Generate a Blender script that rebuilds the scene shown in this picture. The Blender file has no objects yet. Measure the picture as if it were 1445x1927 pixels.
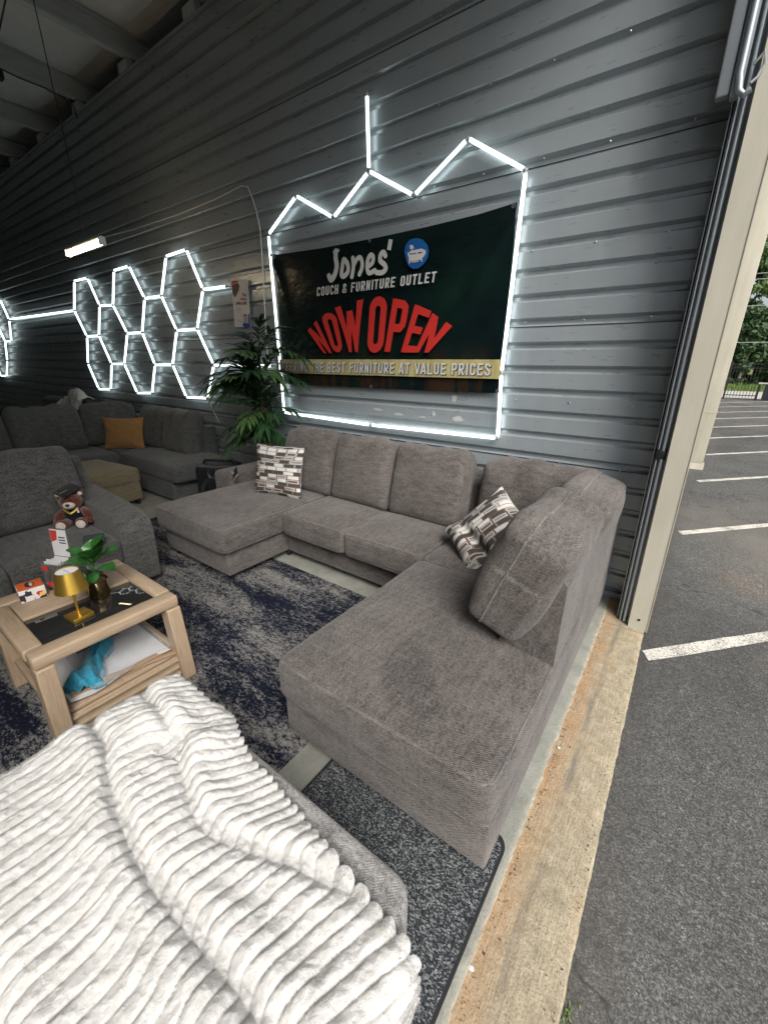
import bpy, bmesh, math, random
import numpy as np
from mathutils import Vector, Matrix, Euler
R = math.radians
random.seed(7)
S = bpy.context.scene
COL = S.collection

# ------------------------------------------------------------------ camera, sky, sun, exposure
YAW, TILT, ROLL, FPX, CAMH = R(36.05), R(20.4), R(.34), 770.0, 1.62
fw = Vector((-math.sin(YAW), math.cos(YAW), 0)); r0 = Vector((math.cos(YAW), math.sin(YAW), 0)); up = Vector((0, 0, 1))
Fd = fw*math.cos(TILT)-up*math.sin(TILT); U0 = up*math.cos(TILT)+fw*math.sin(TILT)
Rt = r0*math.cos(ROLL)+U0*math.sin(ROLL); Ud = U0*math.cos(ROLL)-r0*math.sin(ROLL)
cd = bpy.data.cameras.new('camera'); cam = bpy.data.objects.new('camera', cd); COL.objects.link(cam)
cam.matrix_world = Matrix(((Rt.x, Ud.x, -Fd.x, 0), (Rt.y, Ud.y, -Fd.y, 0), (Rt.z, Ud.z, -Fd.z, CAMH), (0, 0, 0, 1)))
cd.sensor_fit = 'HORIZONTAL'; cd.sensor_width = 36; cd.lens = 36*FPX/1445; cd.clip_start = .02; cd.clip_end = 500
S.camera = cam
SUN_EL, SUN_AZ = R(43), R(128)          # azimuth measured clockwise from +Y
w = bpy.data.worlds.new('World'); S.world = w; w.use_nodes = True
nt = w.node_tree; bg = nt.nodes['Background']
sky = nt.nodes.new('ShaderNodeTexSky'); sky.sky_type = 'NISHITA'; sky.sun_disc = False
sky.sun_elevation = SUN_EL; sky.sun_rotation = SUN_AZ; sky.dust_density = 4.0; sky.air_density = 1.0; sky.ozone_density = 1.0
hs = nt.nodes.new('ShaderNodeHueSaturation'); hs.inputs['Saturation'].default_value = .42
nt.links.new(sky.outputs[0], hs.inputs['Color']); nt.links.new(hs.outputs[0], bg.inputs['Color']); bg.inputs['Strength'].default_value = .115
sd = bpy.data.lights.new('sun', 'SUN'); sd.energy = 2.0; sd.angle = R(30); sd.color = (1, .965, .915)
so = bpy.data.objects.new('sun', sd); COL.objects.link(so)
sdir = Vector((math.sin(SUN_AZ)*math.cos(SUN_EL), math.cos(SUN_AZ)*math.cos(SUN_EL), math.sin(SUN_EL)))
so.rotation_euler = sdir.to_track_quat('Z', 'Y').to_euler()
S.view_settings.view_transform = 'Standard'; S.view_settings.look = 'None'; S.view_settings.gamma = 1
S.view_settings.exposure = .8
LED = 1.8
c = S.cycles
c.max_bounces = 7; c.diffuse_bounces = 4; c.glossy_bounces = 4; c.transmission_bounces = 6; c.transparent_max_bounces = 10
c.sample_clamp_indirect = 6; c.caustics_reflective = False; c.caustics_refractive = False
c.use_denoising = True

# ------------------------------------------------------------------ numpy noise
def vnoise(x, y, seed=0):
    x = np.asarray(x, float); y = np.asarray(y, float)
    xi = np.floor(x).astype(np.int64); yi = np.floor(y).astype(np.int64); fx = x-xi; fy = y-yi
    fx = fx*fx*(3-2*fx); fy = fy*fy*(3-2*fy)
    def h(a, b):
        n = (a*374761393+b*668265263+seed*1442695041) & 0x7fffffff
        n = ((n ^ (n >> 13))*1274126177) & 0x7fffffff
        return ((n ^ (n >> 16)) & 0xffff)/65535.0
    return (h(xi, yi)*(1-fx)+h(xi+1, yi)*fx)*(1-fy)+(h(xi, yi+1)*(1-fx)+h(xi+1, yi+1)*fx)*fy*1.0
def fbm(x, y, seed=0, o=4):
    t = 0; a = .5
    for k in range(o): t = t+a*vnoise(x*2**k, y*2**k, seed+k*17); a *= .5
    return t

# ------------------------------------------------------------------ materials
class M:
    def __init__(s, name, base=(.5, .5, .5), rough=.6, metal=0, spec=.5):
        s.m = bpy.data.materials.new(name); s.m.use_nodes = True; s.nt = s.m.node_tree
        s.b = s.nt.nodes['Principled BSDF']; s.b.inputs['Base Color'].default_value = (*base, 1)
        s.b.inputs['Roughness'].default_value = rough; s.b.inputs['Metallic'].default_value = metal
        s.b.inputs['Specular IOR Level'].default_value = spec
    def n(s, t, **k):
        nd = s.nt.nodes.new('ShaderNode'+t)
        for a, v in k.items():
            if a.startswith('i_'):
                key = a[2:]; key = int(key) if key.isdigit() else key.replace('_', ' ')
                if isinstance(v, bpy.types.NodeSocket): s.nt.links.new(v, nd.inputs[key])
                else: nd.inputs[key].default_value = v
            else: setattr(nd, a, v)
        return nd
    def math(s, op, a, b=0, c_=None):
        kw = {'operation': op, 'i_0': a, 'i_1': b}
        if c_ is not None: kw['i_2'] = c_
        return s.n('Math', **kw).outputs[0]
    def coord(s, which='Object', scale=(1, 1, 1), rot=(0, 0, 0), loc=(0, 0, 0)):
        t = s.n('TexCoord').outputs[which]
        return s.n('Mapping', i_Vector=t, i_Scale=scale, i_Rotation=rot, i_Location=loc).outputs[0]
    def noise(s, vec, scale, detail=4, rough=.55, dist=0):
        return s.n('TexNoise', i_Vector=vec, i_Scale=scale, i_Detail=detail, i_Roughness=rough, i_Distortion=dist).outputs[0]
    def ramp(s, fac, stops, interp='LINEAR'):
        r = s.n('ValToRGB', i_Fac=fac); e = r.color_ramp; e.interpolation = interp
        while len(e.elements) < len(stops): e.elements.new(.5)
        for el, (p, col) in zip(e.elements, stops):
            el.position = p; el.color = (*col, 1) if len(col) == 3 else col
        return r.outputs[0]
    def mix(s, fac, a, b, bt='MIX'):
        nd = s.n('Mix', data_type='RGBA', blend_type=bt)
        for key, v in ((0, fac), (6, a), (7, b)):
            if isinstance(v, bpy.types.NodeSocket): s.nt.links.new(v, nd.inputs[key])
            else: nd.inputs[key].default_value = v if key == 0 else (*v, 1)
        return nd.outputs[2]
    def set(s, inp, v):
        if isinstance(v, bpy.types.NodeSocket): s.nt.links.new(v, s.b.inputs[inp])
        else: s.b.inputs[inp].default_value = v
        return s
    def bump(s, h, strength=.3, dist=.01):
        b = s.n('Bump', i_Strength=strength, i_Distance=dist, i_Height=h); s.nt.links.new(b.outputs[0], s.b.inputs['Normal']); return s

def fabric(name, dark, light, her=.019, contrast=1.15, bump=.5, sheen=.15, blot=.5):
    """woven herringbone cloth on metre-scaled UVs"""
    m = M(name, rough=.95, spec=.15)
    uv = m.coord('UV'); sep = m.n('SeparateXYZ', i_0=uv)
    u, v = sep.outputs[0], sep.outputs[1]
    tri = m.math('PINGPONG', u, her)                       # zigzag across the warp
    ph = m.math('MULTIPLY', m.math('ADD', v, tri), 2*math.pi/.0078)
    line = m.math('SINE', ph)
    fine = m.noise(uv, 420, 2); mid = m.noise(uv, 90, 3); big = m.noise(m.coord('Object'), 3.2, 5, .6, .4)
    yarn = m.noise(m.coord('UV', scale=(160, 900, 1)), 1, 2)
    k = m.math('MULTIPLY_ADD', line, .16*contrast, .5)
    k = m.math('ADD', k, m.math('MULTIPLY', m.math('SUBTRACT', fine, .5), .9))
    k = m.math('ADD', k, m.math('MULTIPLY', m.math('SUBTRACT', mid, .5), .7))
    k = m.math('ADD', k, m.math('MULTIPLY', m.math('SUBTRACT', yarn, .5), .6))
    k = m.math('ADD', k, m.math('MULTIPLY', m.math('SUBTRACT', big, .5), blot))
    k = m.math('ADD', k, m.math('MULTIPLY', m.math('SUBTRACT', m.noise(m.coord('UV', scale=(14, 34, 1)), 1, 4, .65), .5), .55))
    m.set('Base Color', m.ramp(k, [(.30, dark), (.72, light)]))
    m.set('Sheen Weight', sheen); m.set('Sheen Roughness', .5)
    m.bump(m.math('ADD', k, m.math('MULTIPLY', line, .3)), bump, .002)
    return m.m

MT = {}
MT['sofa'] = fabric('grey_herringbone', (.029, .0255, .0237), (.19, .171, .158))
MT['love'] = fabric('charcoal_tweed', (.022, .022, .021), (.145, .145, .136), her=.02, contrast=.3, blot=.2)
MT['far'] = fabric('slate_chenille', (.04, .042, .041), (.15, .155, .15), her=.02, contrast=.1, blot=.3)
MT['ott'] = fabric('light_grey_tweed', (.1, .098, .095), (.42, .41, .395), her=.02, contrast=.25, blot=.15)
MT['olive'] = fabric('olive_velvet', (.15, .125, .075), (.3, .26, .165), her=.02, contrast=.05, bump=.2, blot=.3)
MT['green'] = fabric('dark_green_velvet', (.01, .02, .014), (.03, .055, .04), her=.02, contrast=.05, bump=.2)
MT['mustard'] = fabric('mustard_velvet', (.22, .115, .04), (.4, .225, .09), her=.02, contrast=.05, bump=.3, blot=.2)
MT['piping'] = fabric('grey_piping', (.045, .042, .04), (.24, .222, .212), contrast=.3)
MT['plush'] = fabric('brown_plush', (.04, .009, .004), (.19, .048, .02), contrast=.02, bump=1, sheen=.4)
MT['cream'] = fabric('cream_plush', (.5, .43, .36), (.75, .69, .62), contrast=.02, bump=.8)
MT['blackcloth'] = fabric('black_felt', (.004, .004, .005), (.02, .02, .022), contrast=.05)
MT['throw'] = fabric('cream_knit', (.35, .34, .31), (.72, .7, .66), contrast=.3, bump=.9)
MT['teal'] = fabric('turquoise_cloth', (.008, .14, .21), (.045, .31, .43), contrast=.1, bump=.6)

m = M('white_faux_fur', rough=1, spec=.05)
o = m.coord('Object'); k = m.noise(o, 28, 4)
m.set('Base Color', m.ramp(k, [(.3, (.52, .511, .488)), (.65, (.61, .602, .582))])); fz = m.math('ADD', m.math('MULTIPLY', m.noise(m.coord('Object', scale=(1, .45, 1), rot=(0, 0, R(20))), 330, 3, .6), .6), m.noise(o, 75, 4, .65)); m.bump(fz, .75, .006); m.set('Subsurface Weight', .55); m.set('Subsurface Radius', (1, .97, .92)); m.set('Subsurface Scale', .026); MT['fur'] = m.m

m = M('grey_ribbed_steel', (.3, .31, .32), .42, .3, .5)
o = m.coord('Object'); sp = m.noise(o, 330, 2); big = m.noise(m.coord('Object', scale=(.35, 1, 1.6)), 2.0, 4); mid = m.noise(m.coord('Object', scale=(1, 1, 6)), 5, 4)
m.set('Base Color', m.ramp(m.math('ADD', m.math('MULTIPLY', sp, .45), m.math('MULTIPLY', big, .55)), [(.25, (.28, .32, .345)), (.75, (.375, .42, .45))]))
m.set('Roughness', m.math('MULTIPLY_ADD', mid, .26, .18))
base_ = m.b.inputs['Base Color'].links[0].from_socket
dust = m.ramp(m.noise(m.coord('Object', scale=(5, 1, .7)), 2.2, 6, .7), [(.48, (0, 0, 0)), (.72, (.35, .35, .35))]); base_ = m.mix(dust, base_, (.42, .42, .4))
scuf = m.ramp(m.noise(m.coord('Object', scale=(1.2, 1, 14)), 3.1, 6, .75), [(.66, (0, 0, 0)), (.76, (.22, .22, .22))]); m.set('Base Color', m.mix(scuf, base_, (.2, .215, .225)))
m.bump(m.math('ADD', m.math('MULTIPLY', m.noise(o, 9, 3), 1.0), m.math('MULTIPLY', sp, .03)), .22, .012); MT['wall'] = m.m
MT['wallseam'] = M('dark_lap_joint', (.02, .022, .025), .6).m
MT['shellmetal'] = M('pale_shell_metal', (.34, .35, .35), .5, .0).m
MT['smudge'] = M('pale_smudge', (.42, .43, .43), .8).m

m = M('tan_painted_steel', (.47, .44, .35), .45)
o = m.coord('Object'); m.set('Base Color', m.ramp(m.noise(m.coord('Object', scale=(3, 3, .6)), 3, 5), [(.3, (.375, .357, .29)), (.7, (.455, .435, .36))]))
m.bump(m.noise(o, 25, 3), .06, .005); MT['tan'] = m.m
m = M('galvanised_dark', (.34, .38, .41), .4, .35)
m.set('Roughness', m.math('MULTIPLY_ADD', m.noise(m.coord('Object', scale=(8, 8, 1)), 4, 4), .4, .2)); MT['track'] = m.m
MT['rail'] = M('grey_rail_steel', (.3, .335, .36), .4, .3).m
MT['chrome'] = M('zinc_hardware', (.5, .52, .53), .35, .9).m
m = M('galvanised_purlin', (.3, .32, .31), .5, .1)
m.set('Base Color', m.ramp(m.noise(m.coord('Object', scale=(6, 1, 6)), 3, 5), [(.3, (.5, .54, .53)), (.7, (.64, .67, .66))])); MT['purlin'] = m.m
m = M('white_insulation', (.45, .45, .43), .7)
o = m.coord('Object'); m.set('Base Color', m.ramp(m.noise(o, 3, 4), [(.3, (.82, .81, .785)), (.7, (.92, .91, .885))]))
m.bump(m.noise(m.coord('Object', scale=(4, 16, 1)), 2.2, 5), .35, .03); MT['insul'] = m.m

m = M('led_tube_glow', (.9, .95, .95)); m.set('Emission Color', (.87, 1, .985, 1)); m.set('Emission Strength', LED); MT['led'] = m.m
m = M('warm_tube_glow', (.9, .85, .8)); m.set('Emission Color', (1, .74, .45, 1)); m.set('Emission Strength', 12); MT['warm'] = m.m
MT['whiteplastic'] = M('white_plastic', (.7, .71, .7), .4).m
MT['clearplastic'] = M('connector_plastic', (.35, .38, .38), .25).m

def conc(name, a, b, stain=None, scale=6):
    m = M(name, rough=.9, spec=.25); o = m.coord('Object')
    k = m.noise(o, scale, 6, .62); f = m.noise(o, 150, 3)
    kk = m.math('ADD', m.math('MULTIPLY', k, .6), m.math('MULTIPLY', f, .4))
    colr = m.ramp(kk, [(.3, a), (.68, b)])
    return m, o, colr, kk
m, o, colr, kk = conc('floor_concrete', (.16, .163, .14), (.33, .335, .295)); fx = m.n('SeparateXYZ', i_0=o).outputs[0]
lip = m.math('ADD', m.n('MapRange', i_0=fx, i_1=-.215, i_2=-.168, i_3=-.45, i_4=.6).outputs[0], m.math('MULTIPLY', m.math('SUBTRACT', m.noise(m.coord('Object', scale=(1.5, 1, 1)), 22, 5, .7), .5), 1.6))
colr = m.mix(m.math('MINIMUM', m.math('MAXIMUM', lip, 0.0), .9), colr, (.5, .46, .37))
m.set('Base Color', colr); m.bump(m.math('ADD', kk, m.math('MULTIPLY', m.math('MINIMUM', m.math('MAXIMUM', lip, 0.0), 1.0), .5)), .5, .008); MT['floor'] = m.m
m, o, colr, kk = conc('sill_concrete', (.22, .187, .125), (.5, .435, .315), scale=24)
sx = m.n('SeparateXYZ', i_0=o)
st = m.noise(m.coord('Object', scale=(7, 1.2, 1)), 3, 5, .65)
# rust bleeding from the floor edge, and a tyre-dark streak along the middle
rust = m.math('MULTIPLY', m.n('MapRange', i_0=sx.outputs[0], i_1=-.185, i_2=-.06, i_3=1.0, i_4=0.0).outputs[0], m.math('POWER', m.math('MULTIPLY', st, 1.55), 2.2))
colr = m.mix(m.math('MINIMUM', rust, .85), colr, (.40, .20, .075))
oran = m.ramp(m.noise(m.coord('Object', scale=(2, .9, 1)), 3.2, 4), [(.5, (0, 0, 0)), (.72, (1, 1, 1))])
colr = m.mix(m.math('MULTIPLY', oran, .28), colr, (.5, .32, .17))
d = m.math('ABSOLUTE', m.math('ADD', sx.outputs[0], m.math('MULTIPLY_ADD', m.noise(m.coord('Object', scale=(.01, 1, .01)), 2, 2), .06, .055)))
band = m.n('MapRange', i_0=d, i_1=.004, i_2=.02, i_3=1.0, i_4=0.0).outputs[0]
colr = m.mix(m.math('MULTIPLY', band, m.ramp(m.noise(m.coord('Object', scale=(1, .3, 1)), 9, 4), [(.38, (0, 0, 0)), (.62, (.75, .75, .75))])), colr, (.15, .145, .13))
pit = m.n('TexVoronoi', i_Vector=o, i_Scale=62.0).outputs[0]
colr = m.mix(m.ramp(pit, [(.06, (.8, .8, .8)), (.2, (0, 0, 0))]), colr, (.16, .135, .09))
gr = m.ramp(m.noise(m.coord('Object', scale=(60, 5, 1)), 2, 5, .7), [(.46, (0, 0, 0)), (.72, (.5, .5, .5))]); colr = m.mix(gr, colr, (.2, .175, .12))
sp2 = m.ramp(m.noise(o, 190, 3), [(.52, (0, 0, 0)), (.66, (.6, .6, .6))]); colr = m.mix(sp2, colr, (.17, .14, .1))
m.set('Base Color', colr); m.bump(m.math('ADD', kk, m.math('MULTIPLY', m.noise(m.coord('Object', scale=(40, 3, 1)), 3, 4), .6)), .6, .007); MT['sill'] = m.m

m = M('asphalt', rough=.93, spec=.25); o = m.coord('Object')
ck = m.n('TexVoronoi', i_Vector=m.n('VectorMath', operation='ADD', i_0=o, i_1=m.n('TexNoise', i_Vector=o, i_Scale=2.5, i_Detail=5.0).outputs[1]).outputs[0], i_Scale=.45, feature='DISTANCE_TO_EDGE').outputs[0]
v = m.n('TexVoronoi', i_Vector=o, i_Scale=230.0); vc = v.outputs[1]; big = m.noise(o, 1.1, 5); md = m.noise(o, 30, 4)
sp = m.n('SeparateColor', i_0=vc).outputs[0]
spk = m.ramp(m.math('ADD', m.math('MULTIPLY', sp, .8), m.math('MULTIPLY', m.math('SUBTRACT', md, .5), .55)), [(.0, (.033, .034, .034)), (.45, (.096, .097, .095)), (.75, (.175, .175, .17)), (.95, (.36, .355, .34))])
colr = m.mix(m.math('MULTIPLY_ADD', big, .4, .0), spk, (.12, .117, .11))
us = m.ramp(m.noise(m.coord('Object', scale=(.5, .22, 1), loc=(1.3, 0, 0)), 1.3, 4), [(.52, (0, 0, 0)), (.75, (.75, .75, .75))])
colr = m.mix(us, colr, (.165, .152, .135))
d = m.n('VectorMath', operation='DISTANCE', i_0=m.coord('Object', scale=(1, 1, 1)), i_1=(.68, 4.0, 0)).outputs['Value']
clay = m.math('MULTIPLY', m.n('MapRange', i_0=d, i_1=.02, i_2=.36, i_3=.8, i_4=0.0).outputs[0], m.ramp(m.noise(m.coord('Object', scale=(12, 4, 1), rot=(0, 0, R(-35))), 3, 6, .7), [(.52, (0, 0, 0)), (.66, (1, 1, 1))]))
colr = m.mix(clay, colr, (.33, .15, .07)); colr = m.mix(m.ramp(ck, [(.0, (.75, .75, .75)), (.006, (0, 0, 0))]), colr, (.03, .03, .03))
oil = m.ramp(m.noise(m.coord('Object', scale=(1, 1, 1), loc=(3, 7, 0)), .9, 5, .7), [(.6, (0, 0, 0)), (.72, (.5, .5, .5))]); colr = m.mix(oil, colr, (.045, .044, .042))
pat = m.ramp(m.noise(m.coord('Object', scale=(1, .6, 1), loc=(11, 2, 0)), .7, 6, .65), [(.35, (.72, .72, .72)), (.5, (1, 1, 1)), (.68, (1.28, 1.26, 1.22))]); colr = m.mix(1.0, colr, pat, 'MULTIPLY')
ax = m.n('SeparateXYZ', i_0=o).outputs[0]; edge = m.math('MULTIPLY', m.n('MapRange', i_0=ax, i_1=.06, i_2=.2, i_3=.8, i_4=0.0).outputs[0], m.noise(m.coord('Object', scale=(1, 1, 1)), 14, 5, .7)); colr = m.mix(edge, colr, (.06, .055, .048))
m.set('Base Color', colr); m.bump(m.math('ADD', sp, md), .8, .006); MT['asphalt'] = m.m
m = M('worn_white_paint', rough=.85); o = m.coord('Object')
m.set('Base Color', m.ramp(m.math('ADD', m.math('MULTIPLY', m.noise(o, 75, 4, .7), .7), m.math('MULTIPLY', m.noise(o, 6, 3), .3)), [(.42, (.14, .135, .125)), (.51, (.6, .58, .52))])); m.bump(m.noise(o, 90, 3), .4, .004); MT['paint'] = m.m
m = M('light_road', (.42, .41, .38), .9); m.bump(m.noise(m.coord('Object'), 30, 3), .2, .01); MT['road'] = m.m
m = M('grass_soil', rough=1); m.set('Base Color', m.ramp(m.noise(m.coord('Object'), 2.5, 5), [(.3, (.07, .1, .02)), (.7, (.2, .22, .06))])); MT['verge'] = m.m
MT['blade'] = M('grass_blade', (.12, .19, .04), .7).m

m = M('navy_rug', rough=1, spec=.1); o = m.coord('Object')
n1 = m.noise(m.coord('Object', scale=(.55, 2.1, 1), rot=(0, 0, R(-8))), 2.1, 5, .62, .3); n2 = m.noise(m.coord('Object', scale=(1, 2.0, 1)), 34, 3, .7); n3 = m.noise(o, 130, 2)
kk = m.math('ADD', m.math('ADD', m.math('MULTIPLY', n1, 1.0), m.math('MULTIPLY', m.math('SUBTRACT', n2, .5), .75)), m.math('MULTIPLY', m.math('SUBTRACT', n3, .5), .5))
m.set('Base Color', m.ramp(kk, [(.34, (.008, .010, .02)), (.445, (.013, .016, .03)), (.51, (.08, .081, .086)), (.62, (.19, .183, .174)), (.85, (.28, .265, .244))]))
m.bump(m.math('ADD', n3, n2), .6, .006); MT['rug'] = m.m
m = M('speckled_mat', rough=1, spec=.1); o = m.coord('Object')
v = m.n('TexVoronoi', i_Vector=m.coord('Object', scale=(1, 1.4, 1)), i_Scale=190.0); sp = m.n('SeparateColor', i_0=v.outputs[1]).outputs[0]
m.set('Base Color', m.ramp(m.math('ADD', m.math('MULTIPLY', sp, .7), m.math('MULTIPLY', m.noise(o, 60, 3), .35)), [(.2, (.018, .02, .024)), (.55, (.045, .05, .055)), (.82, (.2, .21, .21)), (1, (.34, .34, .33))]))
m.bump(sp, .8, .005); MT['mat'] = m.m
MT['rubber'] = M('black_rubber', (.015, .015, .016), .6).m

m = M('pale_oak', rough=.42, spec=.4); uv = m.coord('UV', scale=(1, 9, 1))
g = m.noise(uv, 9, 6, .65, .15); g2 = m.noise(m.coord('UV', scale=(3, 90, 1)), 4, 3)
m.set('Base Color', m.ramp(m.math('ADD', m.math('MULTIPLY', g, .72), m.math('MULTIPLY', g2, .28)), [(.25, (.27, .192, .125)), (.5, (.385, .288, .195)), (.75, (.475, .37, .262))])); m.bump(g2, .12, .002); MT['oak'] = m.m
m = M('smoked_glass', (.012, .013, .013), .03, 0, .5); m.set('Transmission Weight', .6); m.set('Base Color', (.05, .05, .048, 1)); MT['smoke'] = m.m
m = M('clear_acrylic', (.95, .97, .97), .04); m.set('Transmission Weight', .93); m.set('IOR', 1.2); MT['acrylic'] = m.m
m = M('clear_film', (.8, .82, .84), .12); m.set('Alpha', .3); m.bump(m.noise(m.coord('Object', scale=(8, 30, 8)), 3, 4), 1, .02); MT['film'] = m.m
MT['goldlamp'] = M('brushed_gold', (.72, .46, .085), .32, .9).m
m = M('mirror_gold', (.75, .53, .25), .08, 1); m.bump(m.noise(m.coord('Object'), 14, 2), .12, .01); MT['goldpot'] = m.m
m = M('pebble_soil', rough=.9); v = m.n('TexVoronoi', i_Vector=m.coord('Object'), i_Scale=120.0)
m.set('Base Color', m.ramp(m.n('SeparateColor', i_0=v.outputs[1]).outputs[0], [(.1, (.12, .07, .035)), (.6, (.4, .28, .17)), (1, (.7, .6, .45))])); m.bump(v.outputs[0], 1, .006); MT['soil'] = m.m
def leafmat(name, a, b, rough=.35):
    m = M(name, rough=rough, spec=.4); m.set('Base Color', m.ramp(m.noise(m.coord('Object'), 7, 3), [(.3, a), (.7, b)])); m.set('Subsurface Weight', 0.0); return m.m
MT['fig'] = leafmat('fig_leaf', (.012, .06, .012), (.05, .19, .04), .3)
MT['palm'] = leafmat('palm_leaf', (.01, .035, .014), (.035, .085, .03), .4)
MT['palmlight'] = leafmat('young_palm_leaf', (.03, .075, .02), (.07, .14, .04), .4)
MT['bark'] = leafmat('palm_bark', (.06, .035, .022), (.16, .1, .065), .9)
MT['leafA'] = leafmat('tree_leaf', (.05, .1, .03), (.13, .21, .07), .6)
MT['leafB'] = leafmat('tree_leaf_dark', (.03, .07, .03), (.09, .15, .055), .6)
MT['leafC'] = leafmat('tree_leaf_bright', (.08, .14, .035), (.19, .28, .08), .6)
MT['trunk'] = leafmat('grey_bark', (.1, .08, .06), (.22, .19, .15), .95)
MT['deadwood'] = leafmat('bare_wood', (.28, .24, .2), (.42, .37, .31), .95)
MT['fence'] = M('black_fence_paint', (.012, .012, .013), .45).m
MT['wire'] = M('utility_wire', (.35, .35, .35), .6).m
MT['cable'] = M('white_cable', (.62, .62, .6), .5).m
MT['darkcable'] = M('black_cord', (.03, .03, .03), .5).m
MT['black'] = M('black_plastic', (.012, .013, .015), .35).m
MT['grille'] = M('speaker_grille', (.02, .022, .026), .5).m
MT['paper'] = M('white_paper', (.62, .62, .62), .55).m
MT['ink'] = M('dark_print', (.02, .022, .03), .6).m
MT['red'] = M('red_print', (.5, .045, .04), .55).m
MT['blue'] = M('blue_print', (.015, .06, .3), .55).m
MT['navyp'] = M('navy_print', (.012, .02, .12), .55).m
MT['orange'] = M('orange_print', (.6, .12, .03), .5).m
MT['yellow'] = M('yellow_print', (.75, .5, .12), .5).m
MT['greyp'] = M('grey_print', (.35, .36, .37), .6).m
MT['brownp'] = M('brown_print', (.1, .055, .035), .6).m
MT['card'] = M('cardboard', (.36, .25, .16), .85).m
MT['goldfoil'] = M('gold_ribbon', (.8, .55, .12), .3, .7).m
MT['pebble'] = M('pale_pebble', (.55, .55, .53), .8).m
# banner print
m = M('dark_green_vinyl', rough=.24, spec=.5); o = m.coord('Object')
sx = m.n('SeparateXYZ', i_0=o)
n1 = m.noise(o, 2.2, 4); 
colr = m.ramp(n1, [(.3, (.003, .006, .008)), (.55, (.004, .012, .011)), (.8, (.007, .022, .015))])
lf = m.n('VectorMath', operation='DISTANCE', i_0=o, i_1=(-1.02, 0, -.33)).outputs['Value']
leafy = m.math('MULTIPLY', m.n('MapRange', i_0=lf, i_1=.1, i_2=.45, i_3=1.0, i_4=0.0).outputs[0], m.ramp(m.n('TexVoronoi', i_Vector=o, i_Scale=17.0).outputs[0], [(.2, (.9, .9, .9)), (.7, (0, 0, 0))]))
colr = m.mix(leafy, colr, (.03, .05, .033))
br = m.math('MULTIPLY', m.n('MapRange', i_0=sx.outputs[2], i_1=-.2, i_2=-.45, i_3=0.0, i_4=1.0).outputs[0], m.ramp(m.noise(m.coord('Object', scale=(4, 1, .5)), 2, 3), [(.45, (0, 0, 0)), (.6, (.8, .8, .8))]))
colr = m.mix(br, colr, (.035, .018, .01))
m.set('Base Color', colr); m.bump(m.noise(m.coord('Object', scale=(1.2, 1, 2.5)), 2.0, 3), .25, .05); MT['banner'] = m.m
m = M('brass_band_print', rough=.35); m.set('Base Color', m.ramp(m.noise(m.coord('Object', scale=(3, 1, 1)), 4, 4), [(.3, (.33, .285, .12)), (.7, (.48, .43, .21))])); MT['band'] = m.m
MT['lett'] = M('silver_lettering', (.55, .55, .54), .4).m
MT['redlett'] = M('red_lettering', (.52, .032, .026), .4).m
MT['badge'] = M('blue_badge', (.012, .1, .32), .4).m
# patterned throw-pillow cloth
m = M('brick_pattern_cloth', rough=.9, spec=.15); uv = m.coord('UV'); sp_ = m.n('SeparateXYZ', i_0=uv)
NR, NC = 14.0, 4.6
vr = m.math('MULTIPLY', sp_.outputs[1], NR); row = m.math('FLOOR', vr); fv = m.math('FRACT', vr)
rn = m.n('TexWhiteNoise', noise_dimensions='1D', i_W=row).outputs[0]
ur = m.math('ADD', m.math('MULTIPLY', sp_.outputs[0], NC), m.math('MULTIPLY', rn, 3.7)); cl = m.math('FLOOR', ur); fu = m.math('FRACT', ur)
comb = m.n('CombineXYZ', i_0=cl, i_1=row).outputs[0]; cn = m.n('TexWhiteNoise', noise_dimensions='2D', i_Vector=comb).outputs[0]
stripe = m.ramp(m.n('TexWhiteNoise', noise_dimensions='1D', i_W=m.math('ADD', row, 7.3)).outputs[0], [(0, (.075, .065, .06)), (.3, (.19, .175, .165)), (.5, (.16, .075, .04)), (.78, (.27, .25, .235))], 'CONSTANT')
block = m.ramp(cn, [(0, (.64, .62, .59)), (.3, (.03, .025, .022)), (.6, (.1, .05, .03)), (.78, (.22, .205, .195))], 'CONSTANT')
du = m.math('ABSOLUTE', m.math('SUBTRACT', fu, .5)); dv = m.math('ABSOLUTE', m.math('SUBTRACT', fv, .5))
inb = m.math('MULTIPLY', m.math('LESS_THAN', du, .44), m.math('LESS_THAN', dv, .42))
core = m.math('MULTIPLY', m.math('LESS_THAN', du, .385), m.math('LESS_THAN', dv, .27))
outl = m.math('MULTIPLY', m.math('SUBTRACT', inb, core), m.math('GREATER_THAN', cn, .6))
colr = m.mix(inb, stripe, block); colr = m.mix(outl, colr, (.58, .56, .53))
colr = m.mix(.12, colr, m.ramp(m.noise(m.coord('UV'), 160, 3), [(.3, (.08, .07, .065)), (.7, (.6, .58, .55))]))
m.set('Base Color', colr); m.bump(m.noise(uv, 300, 2), .4, .003); MT['pattern'] = m.m
m = M('patchwork_print', rough=.45); o = m.coord('Object', scale=(1, 1, 1))
v = m.n('TexVoronoi', i_Vector=o, i_Scale=30.0, distance='CHEBYCHEV'); cw = m.n('SeparateColor', i_0=v.outputs[1]).outputs[0]
m.set('Base Color', m.ramp(cw, [(0, (.7, .68, .66)), (.28, (.02, .05, .3)), (.45, (.55, .02, .04)), (.62, (.75, .5, .15)), (.74, (.7, .68, .66)), (.88, (.02, .02, .03))], 'CONSTANT')); MT['patch'] = m.m

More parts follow.
